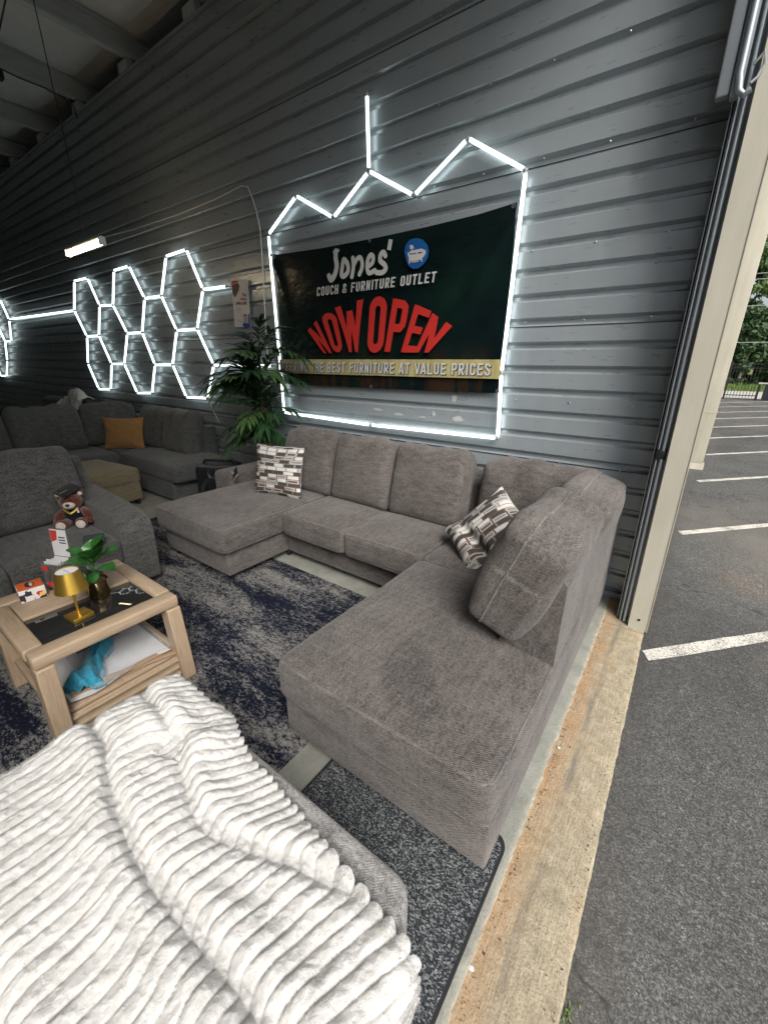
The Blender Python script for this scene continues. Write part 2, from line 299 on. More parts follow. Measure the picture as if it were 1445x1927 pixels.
# ------------------------------------------------------------------ mesh builder
class B:
    def __init__(s): s.v = []; s.f = []; s.uv = []
    def add(s, vs, fs, uvs=None, mw=None):
        b = len(s.v)
        if mw is not None: vs = [mw @ Vector(p) for p in vs]
        s.v += [tuple(p) for p in vs]
        for i, f in enumerate(fs):
            s.f.append([b+j for j in f])
            s.uv.append(uvs[i] if uvs else [(vs[j][0], vs[j][1]) for j in f])
        return s
    def box(s, x0, x1, y0, y1, z0, z1, mw=None):
        return s.rbox(((x0+x1)/2, (y0+y1)/2, (z0+z1)/2), (x1-x0, y1-y0, z1-z0), 0, mw)
    def rbox(s, cen, size, r=.005, mw=None, m=2, n=1, deform=None, uvoff=None):
        h = [d/2 for d in size]
        if uvoff is None: uvoff = (random.random()*3, random.random()*3)
        r = min(r, min(h)*.98)
        def axis(hh):
            if r <= 0: return [-hh+2*hh*i/n for i in range(n+1)]
            a = [-hh+r*(1-math.cos(k*math.pi/2/m)) for k in range(m)]
            mid = [-(hh-r)+2*(hh-r)*i/n for i in range(n+1)]
            return a+mid+[-q for q in reversed(a)]
        ax = [axis(hh) for hh in h]
        order = sorted(range(3), key=lambda i: -size[i])
        vs = []; idx = {}; fs = []; uvs = []
        def vert(p):
            key = (round(p[0], 6), round(p[1], 6), round(p[2], 6))
            if key in idx: return idx[key]
            q = p
            if r > 0:
                cc = [max(-(h[i]-r), min(h[i]-r, p[i])) for i in range(3)]
                d = [p[i]-cc[i] for i in range(3)]; l = math.sqrt(sum(t*t for t in d)) or 1
                q = [cc[i]+d[i]*r/l for i in range(3)]
            if deform: q = deform(list(q), h)
            vs.append((q[0]+cen[0], q[1]+cen[1], q[2]+cen[2])); idx[key] = len(vs)-1
            return idx[key]
        for a in range(3):
            u_, v_ = (a+1) % 3, (a+2) % 3
            if order.index(v_) < order.index(u_): U_, V_ = v_, u_
            else: U_, V_ = u_, v_
            for sg in (-1, 1):
                for i in range(len(ax[u_])-1):
                    for j in range(len(ax[v_])-1):
                        q = []
                        for di, dj in ((0, 0), (1, 0), (1, 1), (0, 1)):
                            p = [0, 0, 0]; p[a] = sg*h[a]; p[u_] = ax[u_][i+di]; p[v_] = ax[v_][j+dj]; q.append(p)
                        if sg < 0: q.reverse()
                        ids = [vert(p) for p in q]
                        if len(set(ids)) < 3: continue
                        fs.append(ids); uvs.append([(p[U_]+uvoff[0]+a*.37, p[V_]+uvoff[1]+sg*.21) for p in q])
        return s.add(vs, fs, uvs, mw)
    def prism(s, poly, axis, a0, a1, mw=None):
        """polygon in the two other axes (cyclic order) swept along axis"""
        u_, v_ = (axis+1) % 3, (axis+2) % 3; n = len(poly); vs = []
        for a in (a0, a1):
            for (p, q) in poly:
                t = [0, 0, 0]; t[axis] = a; t[u_] = p; t[v_] = q; vs.append(t)
        fs = [list(range(n))[::-1], [n+i for i in range(n)]]; uvs = [[poly[i] for i in fs[0]], [poly[i-n] for i in fs[1]]]
        per = 0
        for i in range(n):
            j = (i+1) % n; L = math.dist(poly[i], poly[j])
            fs.append([i, j, n+j, n+i]); uvs.append([(a0, per), (a0, per+L), (a1, per+L), (a1, per)]); per += L
        return s.add(vs, fs, uvs, mw)
    def tube(s, pts, r, sides=8, mw=None, caps=True, closed=False):
        pts = [Vector(p) for p in pts]; n = len(pts); rr = r if isinstance(r, (list, tuple)) else [r]*n
        vs = []; fs = []; uvs = []; nrm = None; L = 0; Ls = []
        for i, p in enumerate(pts):
            t = (pts[(i+1) % n]-pts[i-1]) if closed else (pts[min(i+1, n-1)]-pts[max(i-1, 0)])
            t = t.normalized() if t.length > 1e-9 else Vector((0, 0, 1))
            if nrm is None: nrm = t.orthogonal().normalized()
            nrm = (nrm-t*nrm.dot(t)); nrm = nrm.normalized() if nrm.length > 1e-6 else t.orthogonal().normalized()
            bi = t.cross(nrm)
            if i: L += (pts[i]-pts[i-1]).length
            Ls.append(L)
            for k in range(sides):
                a = 2*math.pi*k/sides; vs.append(p+(nrm*math.cos(a)+bi*math.sin(a))*rr[i])
        for i in range(n if closed else n-1):
            j = (i+1) % n
            for k in range(sides):
                k2 = (k+1) % sides
                fs.append([i*sides+k, i*sides+k2, j*sides+k2, j*sides+k])
                uvs.append([(Ls[i], k*.01), (Ls[i], k*.01+.01), (Ls[j], k*.01+.01), (Ls[j], k*.01)])
        if caps and not closed:
            fs.append(list(range(sides))[::-1]); uvs.append([(0, 0)]*sides)
            fs.append([(n-1)*sides+k for k in range(sides)]); uvs.append([(0, 0)]*sides)
        return s.add(vs, fs, uvs, mw)
    def lathe(s, prof, n=32, mw=None, cx=0, cy=0):
        vs = []; fs = []; m_ = len(prof)
        for (r, z) in prof:
            for k in range(n):
                a = 2*math.pi*k/n; vs.append((cx+r*math.cos(a), cy+r*math.sin(a), z))
        for i in range(m_-1):
            for k in range(n):
                k2 = (k+1) % n; fs.append([i*n+k, i*n+k2, (i+1)*n+k2, (i+1)*n+k])
        if prof[0][0] > 1e-5: fs.append(list(range(n))[::-1])
        if prof[-1][0] > 1e-5: fs.append([(m_-1)*n+k for k in range(n)])
        return s.add(vs, fs, None, mw)
    def ell(s, cen, rad, n=20, m_=14, mw=None, fn=None):
        vs = []; fs = []
        for i in range(m_+1):
            t = math.pi*i/m_
            for k in range(n):
                a = 2*math.pi*k/n; p = [rad[0]*math.sin(t)*math.cos(a), rad[1]*math.sin(t)*math.sin(a), rad[2]*math.cos(t)]
                if fn: p = fn(p)
                vs.append((cen[0]+p[0], cen[1]+p[1], cen[2]+p[2]))
        for i in range(m_):
            for k in range(n):
                k2 = (k+1) % n; fs.append([i*n+k, (i+1)*n+k, (i+1)*n+k2, i*n+k2])
        return s.add(vs, fs, None, mw)
    def grid(s, P, uv=None, mw=None, flip=False):
        """P: (n,m,3) array"""
        n, m_, _ = P.shape; fs = []; uvs = []
        for i in range(n-1):
            for j in range(m_-1):
                q = [(i, j), (i+1, j), (i+1, j+1), (i, j+1)]
                if flip: q.reverse()
                fs.append([a*m_+b for a, b in q])
                uvs.append([tuple(uv[a, b]) if uv is not None else (P[a, b, 0], P[a, b, 1]) for a, b in q])
        return s.add([tuple(p) for p in P.reshape(-1, 3)], fs, uvs, mw)
    def build(s, name, mat, parent=None, smooth=True, sub=None, ang=40):
        me = bpy.data.meshes.new(name)
        vs = s.v
        if sub is not None: vs = [(x-sub[0], y-sub[1], z-sub[2]) for x, y, z in vs]
        me.from_pydata(vs, [], s.f); ul = me.uv_layers.new(name='UVMap')
        ul.data.foreach_set('uv', np.array([c_ for f in s.uv for t in f for c_ in t], dtype=np.float32))
        me.materials.append(MT[mat] if isinstance(mat, str) else mat); me.validate(); me.update()
        if smooth:
            me.polygons.foreach_set('use_smooth', [True]*len(me.polygons))
            try: me.set_sharp_from_angle(angle=R(ang))
            except Exception: pass
        o_ = bpy.data.objects.new(name, me); COL.objects.link(o_)
        if parent: o_.parent = parent
        return o_

def tag(o_, label=None, cat=None, group=None, kind=None):
    if label: o_['label'] = label
    if cat: o_['category'] = cat
    if group: o_['group'] = group
    if kind: o_['kind'] = kind
    return o_
def thing(name, label, cat, loc=(0, 0, 0), rz=0, group=None):
    o_ = bpy.data.objects.new(name, None); COL.objects.link(o_); o_.location = loc; o_.rotation_euler = (0, 0, rz)
    o_.empty_display_size = .1
    return tag(o_, label, cat, group)
def dup(root, label=None, loc=None, rz=None):
    def cp(o_, par):
        q = o_.copy(); COL.objects.link(q)
        if par: q.parent = par
        for ch in o_.children: cp(ch, q)
        return q
    q = cp(root, None)
    if label: q['label'] = label
    if loc: q.location = loc
    if rz is not None: q.rotation_euler = (0, 0, rz)
    return q
def T(loc=(0, 0, 0), rx=0, ry=0, rz=0): return Matrix.Translation(loc) @ Euler((rx, ry, rz)).to_matrix().to_4x4()

# ------------------------------------------------------------------ ground, floor, sill
WALL_Y = 3.1; X0 = -17.0
b = B(); b.add([(-60, -60, -.03), (90, -60, -.03), (90, 27, -.03), (-60, 27, -.03)], [[0, 1, 2, 3]]); tag(b.build('ground', 'asphalt', smooth=False), kind='structure')
b = B(); b.add([(-60, 27, -.03), (90, 27, -.03), (90, 33.5, -.03), (-60, 33.5, -.03)], [[0, 1, 2, 3]]); tag(b.build('road', 'road', smooth=False), kind='structure')
b = B(); b.add([(-120, 33.5, -.03), (180, 33.5, -.03), (180, 38, .25), (180, 160, 1.5), (-120, 160, 1.5), (-120, 38, .25)], [[0, 1, 2, 5], [5, 2, 3, 4]]); tag(b.build('grass', 'verge', smooth=False), kind='structure')
b = B()   # grass verge blades
rng = np.random.default_rng(3)
for i in range(5000):
    x = rng.uniform(-6, 16); y = rng.uniform(33.6, 36.5); h_ = rng.uniform(.1, .32); a = rng.uniform(0, 6.28); dx, dy = .03*math.cos(a), .03*math.sin(a); z = -.03+(y-33.5)/4.5*.28
    b.add([(x-dx, y-dy, z), (x+dx, y+dy, z), (x+rng.normal()*.08, y+rng.normal()*.08, z+h_)], [[0, 1, 2]])
tag(b.build('verge_grass', 'blade', smooth=False), kind='stuff')
# floor slab: ragged broken lip toward the sill
ys = np.linspace(-7.5, 2.92, 700)
def strip(xa, xb, za, zb, name, mat, ys=ys):
    b = B(); P = np.zeros((len(ys), len(xa), 3))
    for k in range(len(xa)): P[:, k, 0] = xa[k]; P[:, k, 1] = ys; P[:, k, 2] = za[k]
    b.grid(P, flip=True); return b.build(name, mat, ang=30)
e = -.172-.004*fbm(ys*2.0, ys*0+3, 3)-.02*np.clip(fbm(ys*14, ys*0, 5)-.45, 0, 1)-.007*vnoise(ys*60, ys*0, 9)
bump1 = .004*vnoise(ys*45, ys*0+2, 11)
one = np.ones_like(ys)
fl = strip([X0*one, -.30*one, e-.012-.012*vnoise(ys*30, ys*0, 4), e, e+.004], None, [0*one, 0*one, bump1, bump1*.5-.001, -.03*one], None, 'floor', 'floor'); tag(fl, kind='structure')
b = B(); b.add([(X0, 2.92, 0), (-.185, 2.92, 0), (-.185, 9, 0), (X0, 9, 0)], [[0, 1, 2, 3]]); tag(b.build('floor', 'floor', smooth=False), kind='structure')
ys2 = np.linspace(-7.5, 2.735, 520); one = np.ones_like(ys2)
eo = .056+.004*fbm(ys2*4, ys2*0, 21)+.004*vnoise(ys2*60, ys2*0, 22)
sl = strip([-.2*one, -.14*one, -.05*one, .02*one, eo-.006, eo, eo+.003], None, [-.014*one, -.013*one, -.012*one, -.012*one, -.014-.003*vnoise(ys2*30, ys2*0, 23), -.02*one, -.045*one], None, 'sill', 'sill', ys2); tag(sl, kind='structure')
b = B(); b.box(-.2, .06, 2.741, 9, -.06, -.012); tag(b.build('sill', 'sill', smooth=False), kind='structure')
# stall lines: slanted, ends ragged
def pline(x, y, L=5.2, wd=.105, a=R(48)):
    d = Vector((math.cos(a), math.sin(a))); n_ = Vector((-d.y, d.x)); b = B()
    t = np.linspace(0, L, 60); P = np.zeros((60, 2, 3))
    for i, q in enumerate(t):
        for k, sg in enumerate((-1, 1)):
            jit = .006*(random.random()-.5)
            st = (.035 if (i == 0 and k == 1) else 0)
            p = Vector((x, y))+d*(q+st)+n_*(sg*wd/2+jit); P[i, k] = (p.x, p.y, -.026)
    b.grid(P); tag(b.build('parking_line', 'paint', smooth=False), kind='structure')
for (x, y) in ((.08, 2.52), (.17, 4.9), (.3, 7.4), (.4, 9.75), (.45, 12.0), (.5, 14.1), (.5, 16.25), (.5, 18.3), (.5, 20.5), (.5, 22.8)): pline(x, y, wd=.088)

# ------------------------------------------------------------------ ribbed partition wall
pit = .1524
def prof(z0, z1):
    pts = []; k = math.floor(z0/pit)-1
    # groove (recessed) centred so that a lap joint falls at z = 1.843
    off = 1.843 % pit
    z = k*pit+off
    while z < z1+pit:
        pts += [(z, 0.0), (z+.013, .026), (z+.036, .026), (z+.054, 0.0)]
        z += pit
    pts = [(a, b_) for a, b_ in pts if z0 <= a <= z1]
    return [(z0, 0.0)]+pts+[(z1, 0.0)]
pw = thing('ribbed_wall', 'grey ribbed steel partition wall behind the sofas', 'wall', (0, WALL_Y, 0))
pr = prof(.02, 4.57); b = B()
xs = np.concatenate([np.linspace(X0, -4, 60), np.linspace(-3.9, .02, 120)])
P = np.zeros((len(xs), len(pr), 3))
for j, (z, dy) in enumerate(pr):
    P[:, j, 0] = xs; P[:, j, 2] = z; P[:, j, 1] = dy+.0022*(fbm(xs*1.6, np.full_like(xs, z*2.2), 31, 3)-.45)
# dents
for (dx, dz, dd, rx, rz_) in ((-.62, 2.28, .010, .03, .05), (-.53, 2.62, .012, .05, .03), (-1.0, 1.63, .006, .02, .08), (-.83, 1.95, .004, .015, .07), (-.45, 1.52, .005, .03, .05)):
    g = np.exp(-((P[:, :, 0]-dx)/rx)**2-((P[:, :, 2]-dz)/rz_)**2); P[:, :, 1] += dd*g
b.grid(P)
b.build('panel', 'wall', pw, ang=25)
for i, z in enumerate((.93, 1.8428, 2.757, 3.671)):
    b = B(); b.box(X0, .0, -.0035, .004, z-.0045, z+.0005); b.build('lap_joint', 'wallseam', pw, smooth=False)
b = B(); b.box(X0, .02, -.012, .1, 4.571, 4.6); b.build('top_cap', 'wall', pw, smooth=False)
b = B(); b.box(X0, -.02, -.02, -.004, .0, .035); b.build('base_trim', 'track', pw, smooth=False)
b = B()
for k in range(270):
    x = -.3-(k % 27)*.38+random.uniform(-.008, .008); z = (.93, 1.87, 2.79, 3.7, .4, 1.35, 2.3, 3.25, 3.98, 4.3)[k//27]
    b.lathe([(.0065, 0), (.0065, .004), (.003, .006), (0, .006)], 8, T((x, 0, z), rx=R(90)))
b.build('screw_heads', 'chrome', pw)
b = B()  # pale ragged patches low on the wall panels
for (x, z, sx_, sz_) in ((-2.33, 1.19, .11, .035), (-2.1, 1.165, .1, .03), (-1.85, 1.16, .08, .02), (-1.74, 1.195, .04, .05), (-1.52, 1.17, .13, .05), (-1.56, 1.33, .05, .07)):
    n_ = 26; vs = []
    for k in range(n_):
        a = 2*math.pi*k/n_; rr = .6+.6*random.random(); vs.append((x+sx_*.5*rr*math.cos(a), -.0035, z+sz_*.5*rr*math.sin(a)))
    b.add(vs, [list(range(n_))])
b.build('pale_patches', 'smudge', pw, smooth=False)

# ------------------------------------------------------------------ building shell: roof insulation, purlins, posts, unseen walls added for the indoor light
sh = thing('metal_building', 'steel frame and insulated roof over the showroom with the walls around it', 'building')
b = B()
xs = np.arange(X0, .2, .035); ys_ = np.arange(-8, 9.1, .07); P = np.zeros((len(xs), len(ys_), 3))
XX, YY = np.meshgrid(xs, ys_, indexing='ij')
ph = ((XX+5.85) % 1.345)/1.345
sag = -.05*np.sin(math.pi*ph)**1.0
fr = np.exp(-((1-ph)/.35)**2)
wr = (vnoise(YY*11, XX*1.3, 41)-.5)*.055*fr+(vnoise(YY*26, XX*1.6, 42)-.5)*.03*fr*(.3+fr)+(fbm(XX*2, YY*2, 43)-.45)*.05
P[:, :, 0] = XX; P[:, :, 1] = YY; P[:, :, 2] = 4.955+sag+wr
b.grid(P, flip=True); b.build('insulation', 'insul', sh, ang=80)
b = B(); b.box(X0, .25, -8, 9.1, 5.05, 5.1); b.build('roof_sheet', 'shellmetal', sh, smooth=False)
pur = None
for k in range(-4, 9):
    x = -5.85-1.345*k
    if x > -.1 or x < X0: continue
    q = B(); q.prism([(9, 4.72)]*0 or [(-8, 4.72), (9, 4.72), (9, 4.94), (-8, 4.94)], 0, x, x+.004)
    q.box(x+.0045, x+.07, -8, 9, 4.72, 4.724); q.box(x+.0045, x+.07, -8, 9, 4.936, 4.94); q.box(x+.066, x+.07, -8, 9, 4.7245, 4.745)
    q.build('purlin', 'purlin', sh, smooth=False)
    q = B(); q.box(x-.15, x+.05, 3.112, 3.116, 4.601, 4.717); q.box(x-.15, x-.146, 3.1165, 3.18, 4.601, 4.717); q.box(x+.046, x+.05, 3.1165, 3.18, 4.601, 4.717)
    q.build('post', 'purlin', sh, smooth=False)
b = B(); b.box(X0-.1, X0, -8, 9, 0, 5.05); b.build('back_wall', 'shellmetal', sh, smooth=False)
b = B(); b.box(X0, .25, -8.1, -8, 0, 5.05); b.build('side_wall', 'shellmetal', sh, smooth=False)
b = B(); b.box(X0, .25, 9, 9.1, 0, 5.05); b.build('side_wall', 'shellmetal', sh, smooth=False)
b = B(); b.box(-.02, .06, -8, -1.6, 0, 4.54); b.build('front_wall', 'tan', sh, smooth=False)  # unseen, its end placed to set how much daylight enters
b = B(); b.box(-.02, .06, -8, 2.9, 4.55, 5.04); b.build('header', 'tan', sh, smooth=False)  # unseen, height chosen for the light reaching the roof
# exterior wall beyond the door
ew = thing('exterior_wall', 'tan outside wall of the building running on past the door frame', 'wall', (0, 3, 0))
b = B(); b.box(-.06, .03, -.02, 25, -.06, 5); b.build('wall_sheet', 'tan', ew, smooth=False)
pl = thing('downspout', 'tan square downspout at the outside wall beyond the door frame', 'downspout', (.06, 8.3, -.03))
b = B(); b.rbox((.143, .05, 2.4), (.285, .1, 4.6), .008); b.build('pipe', 'tan', pl)
b = B(); b.prism([(-.02, .0), (.12, .0), (.1, .1), (0, .1)], 0, 0.0, .31); b.build('outlet', 'tan', pl, smooth=False)
b = B(); b.box(-.005, .29, -.004, .104, .9, .93); b.build('strap', 'tan', pl, smooth=False)

# ------------------------------------------------------------------ door frame and track
df = thing('door_frame', 'tan steel door jamb at the open doorway beside the parking lot', 'door frame', (0, 2.77, 0))
lean = T() @ Matrix(((1, 0, -.011, 0), (0, 1, 0, 0), (0, 0, 1, 0), (0, 0, 0, 1)))
b = B(); b.box(-.034, .070, 0, .012, -.012, 4.4, lean); b.box(.0585, .07, .0125, .35, -.012, 4.4, lean); b.box(-.034, -.028, .0125, .08, -.012, 4.4, lean); b.build('jamb', 'tan', df, smooth=False)
b = B(); b.box(.0702, .0745, -.004, .05, -.012, 4.4, lean); b.build('edge_trim', 'tan', df, smooth=False)
b = B(); b.lathe([(.008, 0), (.008, .003), (0, .003)], 12, T((.018, -.0005, .06), rx=R(90))); b.build('bolt_hole', 'black', df)
def chan(x0, x1, y0, y1, z0, z1, lw=.006):
    q = B(); q.box(x0, x0+lw, y0, y1, z0, z1, lean); q.box(x1-lw, x1, y0, y1, z0, z1, lean); q.box(x0+lw+.0002, x1-lw-.0002, y1-lw, y1, z0, z1, lean); return q
chan(-.088, -.036, .04, .12, -.012, 4.4).build('track', 'track', df, smooth=False)
chan(-.108, -.092, .07, .2, .0, 4.4, .004).build('guide_angle', 'track', df, smooth=False)
b = B(); b.tube([(-.062, .035, 0), (-.062, .035, 4.3)], .009, 10, lean); b.build('guide_rod', 'track', df)
b = B(); b.rbox((-.07, .05, 1.12), (.05, .05, .06), .01, lean); b.build('latch', 'black', df)
# curled lower end of the door curtain guide
b = B(); b.rbox((-.15, .03, 3.6), (.05, .05, 1.75), .008, lean); b.rbox((-.105, .015, 3.58), (.035, .06, 1.75), .015, lean); b.build('upper_rail', 'rail', df)
b = B(); b.tube([(-.1, -.02, 4.2), (-.1, -.02, 2.78), (-.09, -.02, 2.72), (-.07, -.02, 2.70), (-.05, -.02, 2.715)], .014, 10, lean); b.build('pull_pipe', 'rail', df)
b = B(); b.tube([(-.06, -.015, 2.80), (-.03, -.02, 2.83), (-.022, -.02, 2.79), (-.035, -.02, 2.75), (-.055, -.02, 2.735)], .007, 8, lean); b.build('hook', 'chrome', df)

# ------------------------------------------------------------------ LED lights on the wall
def tubes(th, pts, edges, cap=.02, rad=.0125):
    y = -.045
    for (a, b_) in edges:
        p = Vector((pts[a][0], 0, pts[a][1])); q = Vector((pts[b_][0], 0, pts[b_][1])); d = (q-p).normalized()
        bb = B(); bb.tube([p+d*cap+Vector((0, y, 0)), q-d*cap+Vector((0, y, 0))], rad, 12); tb = bb.build('light_tube', 'led', th)
        for e0, dd in ((p, d), (q, -d)):
            bb = B(); bb.tube([e0+dd*(cap*.5)+Vector((0, y, 0)), e0+dd*cap*.98+Vector((0, y, 0))], rad*1.02, 10); bb.build('end_cap', 'whiteplastic', tb)
    used = sorted({i for e_ in edges for i in e_})
    for i in used:
        bb = B(); bb.ell((pts[i][0], y, pts[i][1]), (.0135, .0125, .0135), 10, 8); bb.tube([(pts[i][0], y, pts[i][1]), (pts[i][0], -.001, pts[i][1])], .006, 8)
        bb.build('connector', 'clearplastic', th)
FR = dict(enumerate([(-3.609, 2.741), (-3.201, 2.974), (-2.77, 2.744), (-2.386, 2.986), (-1.968, 2.755), (-1.556, 2.992), (-1.143, 2.737), (-1.17, 1.535), (-1.148, 1.061), (-2.381, 1.049), (-3.581, 1.076), (-2.401, 3.453)]))
th = thing('tube_light_frame', 'white LED tubes zigzagging around the dark green banner', 'light', (0, WALL_Y, 0))
tubes(th, FR, [(0, 1), (1, 2), (2, 3), (3, 4), (4, 5), (5, 6), (6, 7), (7, 8), (8, 9), (9, 10), (10, 0), (3, 11)])
HX = {1: (-8.352, 2.774), 2: (-7.84, 2.767), 3: (-7.626, 2.374), 4: (-7.173, 2.354), 5: (-6.926, 2.776), 6: (-6.472, 2.781), 7: (-6.206, 2.374), 8: (-5.762, 2.374), 9: (-5.503, 2.782), 10: (-5.046, 2.795), 11: (-4.821, 2.369), 12: (-4.359, 2.364), 13: (-8.625, 2.364), 14: (-8.349, 1.957), 15: (-7.881, 1.96), 16: (-6.896, 1.965), 17: (-6.442, 1.964), 18: (-5.526, 1.959), 19: (-5.053, 1.961), 20: (-8.567, 1.534), 21: (-8.35, 1.116), 22: (-7.87, 1.137), 23: (-7.641, 1.537), 24: (-7.189, 1.541), 25: (-6.95, 1.119), 26: (-6.481, 1.142), 27: (-6.244, 1.537), 28: (-5.765, 1.543), 29: (-5.542, 1.132), 30: (-5.037, 1.147), 31: (-4.803, 1.549), 32: (-3.71, 1.555), 33: (-12.132, 2.395)}
th = thing('honeycomb_light', 'white LED tubes forming honeycomb cells above the far grey sectional', 'light', (0, WALL_Y, 0))
tubes(th, HX, [(1, 2), (2, 3), (3, 4), (4, 5), (5, 6), (6, 7), (7, 8), (8, 9), (9, 10), (10, 11), (11, 12), (1, 13), (13, 14), (14, 15), (15, 3), (4, 16), (16, 17), (17, 7), (8, 18), (18, 19), (19, 11), (14, 20), (20, 21), (21, 22), (22, 23), (23, 15), (23, 24), (24, 16), (24, 25), (25, 26), (26, 27), (27, 17), (27, 28), (28, 18), (28, 29), (29, 30), (30, 31), (31, 19), (31, 32), (13, 33)], .022, .014)
LF = dict(enumerate([(-12.42, 2.79), (-12.19, 2.38), (-12.47, 1.965), (-12.93, 1.97), (-13.2, 2.38), (-12.95, 2.79), (-13.2, 1.56), (-13.62, 1.2), (-14.1, 1.2), (-14.3, 1.6), (-13.65, 1.96)]))
th = thing('honeycomb_light', 'white LED honeycomb cut off by the left edge of the photo', 'light', (0, WALL_Y, 0))
tubes(th, LF, [(0, 1), (1, 2), (2, 3), (3, 4), (4, 5), (5, 0), (3, 6), (6, 7), (7, 8), (8, 9), (9, 10), (10, 4)], .022, .015)

# ------------------------------------------------------------------ lettering by strokes
def rr(x0, y0, x1, y1, r, n=5, a0=0, a1=4):
    pts = []
    for k, (cx_, cy_) in enumerate(((x1-r, y1-r), (x0+r, y1-r), (x0+r, y0+r), (x1-r, y0+r))):
        for i in range(n+1):
            a = math.pi/2*(k+i/n); pts.append((cx_+r*math.cos(a), cy_+r*math.sin(a)))
    return pts
w_ = .085  # half stroke
def glyph(ch):
    """strokes inside a unit-high box of width .46: (points, closed)"""
    W_ = .46; l, r_, t, bt = w_, W_-w_, 1-.075, .075
    ring = rr(l, bt, r_, t, .14)
    if ch == 'O': return [(ring, True)]
    if ch == 'N': return [([(l, 0), (l, 1)], 0), ([(r_, 0), (r_, 1)], 0), ([(l, .97), (r_, .03)], 0)]
    if ch == 'W': return [([(l-.06, 1), (l+.03, 0)], 0), ([(l+.03, .03), (W_/2, .85)], 0), ([(W_/2, .85), (r_-.03, .03)], 0), ([(r_-.03, 0), (r_+.06, 1)], 0)]
    if ch == 'E': return [([(l, 0), (l, 1)], 0), ([(l, t), (W_, t)], 0), ([(l, .52), (W_-.05, .52)], 0), ([(l, bt), (W_, bt)], 0)]
    if ch == 'F': return [([(l, 0), (l, 1)], 0), ([(l, t), (W_, t)], 0), ([(l, .52), (W_-.05, .52)], 0)]
    if ch == 'L': return [([(l, 0), (l, 1)], 0), ([(l, bt), (W_, bt)], 0)]
    if ch == 'T': return [([(W_/2, 0), (W_/2, 1)], 0), ([(0, t), (W_, t)], 0)]
    if ch == 'I': return [([(W_/2, 0), (W_/2, 1)], 0)]
    if ch == 'H': return [([(l, 0), (l, 1)], 0), ([(r_, 0), (r_, 1)], 0), ([(l, .5), (r_, .5)], 0)]
    if ch == 'A': return [([(l-.05, 0), (W_/2-.02, 1)], 0), ([(r_+.05, 0), (W_/2+.02, 1)], 0), ([(l+.02, .28), (r_-.02, .28)], 0)]
    if ch == 'V': return [([(l-.05, 1), (W_/2-.01, 0)], 0), ([(r_+.05, 1), (W_/2+.01, 0)], 0)]
    if ch == 'U': return [([(l, 1), (l, .22), (l+.04, .12), (W_/2, bt), (r_-.04, .12), (r_, .22), (r_, 1)], 0)]
    if ch == 'C': return [([(r_, .68), (r_, .82), (r_-.05, .9), (W_/2, t), (l+.05, .9), (l, .8), (l, .2), (l+.05, .1), (W_/2, bt), (r_-.05, .1), (r_, .18), (r_, .33)], 0)]
    if ch == 'G': return glyph('C')+[([(r_, 0), (r_, .46)], 0), ([(W_/2, .44), (r_+.08, .44)], 0)]
    if ch == 'S': return [([(r_, .7), (r_, .82), (r_-.06, .91), (W_/2, t), (l+.06, .91), (l, .81), (l, .7), (l+.06, .6), (r_-.06, .4), (r_, .3), (r_, .19), (r_-.06, .09), (W_/2, bt), (l+.06, .09), (l, .18), (l, .3)], 0)]
    if ch in 'PRB':
        q = [([(l, 0), (l, 1)], 0), ([(l, t), (r_-.07, t), (r_-.01, .88), (r_, .8), (r_, .62), (r_-.01, .54), (r_-.07, .47), (l, .47)], 0)]
        if ch == 'R': q.append(([(W_*.45, .47), (r_+.03, 0)], 0))
        if ch == 'B': q.append(([(l, bt), (r_-.07, bt), (r_, .14), (r_+.01, .26), (r_-.02, .4), (r_-.08, .47)], 0))
        return q
    if ch == '&': return [([(W_, .03), (.1, .68), (.08, .85), (.2, .93), (.33, .85), (.31, .7), (.06, .38), (.04, .17), (.17, .07), (.32, .12), (W_-.02, .42)], 0)]
    return []
def ribbon(pts, half, closed):
    n = len(pts); L_ = []; R_ = []
    for i, p in enumerate(pts):
        p = Vector(p); a = Vector(pts[i-1]) if (i or closed) else None; c_ = Vector(pts[(i+1) % n]) if (i < n-1 or closed) else None
        d1 = (p-a).normalized() if a is not None else None; d2 = (c_-p).normalized() if c_ is not None else None
        d1 = d1 or d2; d2 = d2 or d1; t = (d1+d2); t = t.normalized() if t.length > 1e-6 else d1
        nn = Vector((-t.y, t.x)); k = half/max(.45, nn.dot(Vector((-d1.y, d1.x)))); L_.append(p+nn*k); R_.append(p-nn*k)
    return L_, R_
def strokes_to(b, strokes, fn, y, half=w_, dy=-.00035):
    """fn maps glyph (u,v) to wall (x,z); every stroke lies a hair in front of the last"""
    for k, (pts, closed) in enumerate(strokes):
        dense = []
        n = len(pts)
        for i in range(n if closed else n-1):
            p, q = pts[i], pts[(i+1) % n]
            m_ = 6 if math.dist(p, q) > .25 else 1
            dense += [(p[0]+(q[0]-p[0])*t/m_, p[1]+(q[1]-p[1])*t/m_) for t in range(m_)]
        if not closed: dense.append(pts[-1])
        L_, R_ = ribbon(dense, half, closed); n = len(dense); vs = []
        for p, q in zip(L_, R_):
            for s_ in (p, q): X, Z = fn(s_.x, s_.y); vs.append((X, y+dy*k, Z))
        b.add(vs, [[2*i, 2*((i+1) % n), 2*((i+1) % n)+1, 2*i+1] for i in range(n if closed else n-1)])
def bil(bl, br, tl, tr):
    return lambda u, v: tuple((bl[i]*(1-u)+br[i]*u)*(1-v)+(tl[i]*(1-u)+tr[i]*u)*v for i in (0, 1))
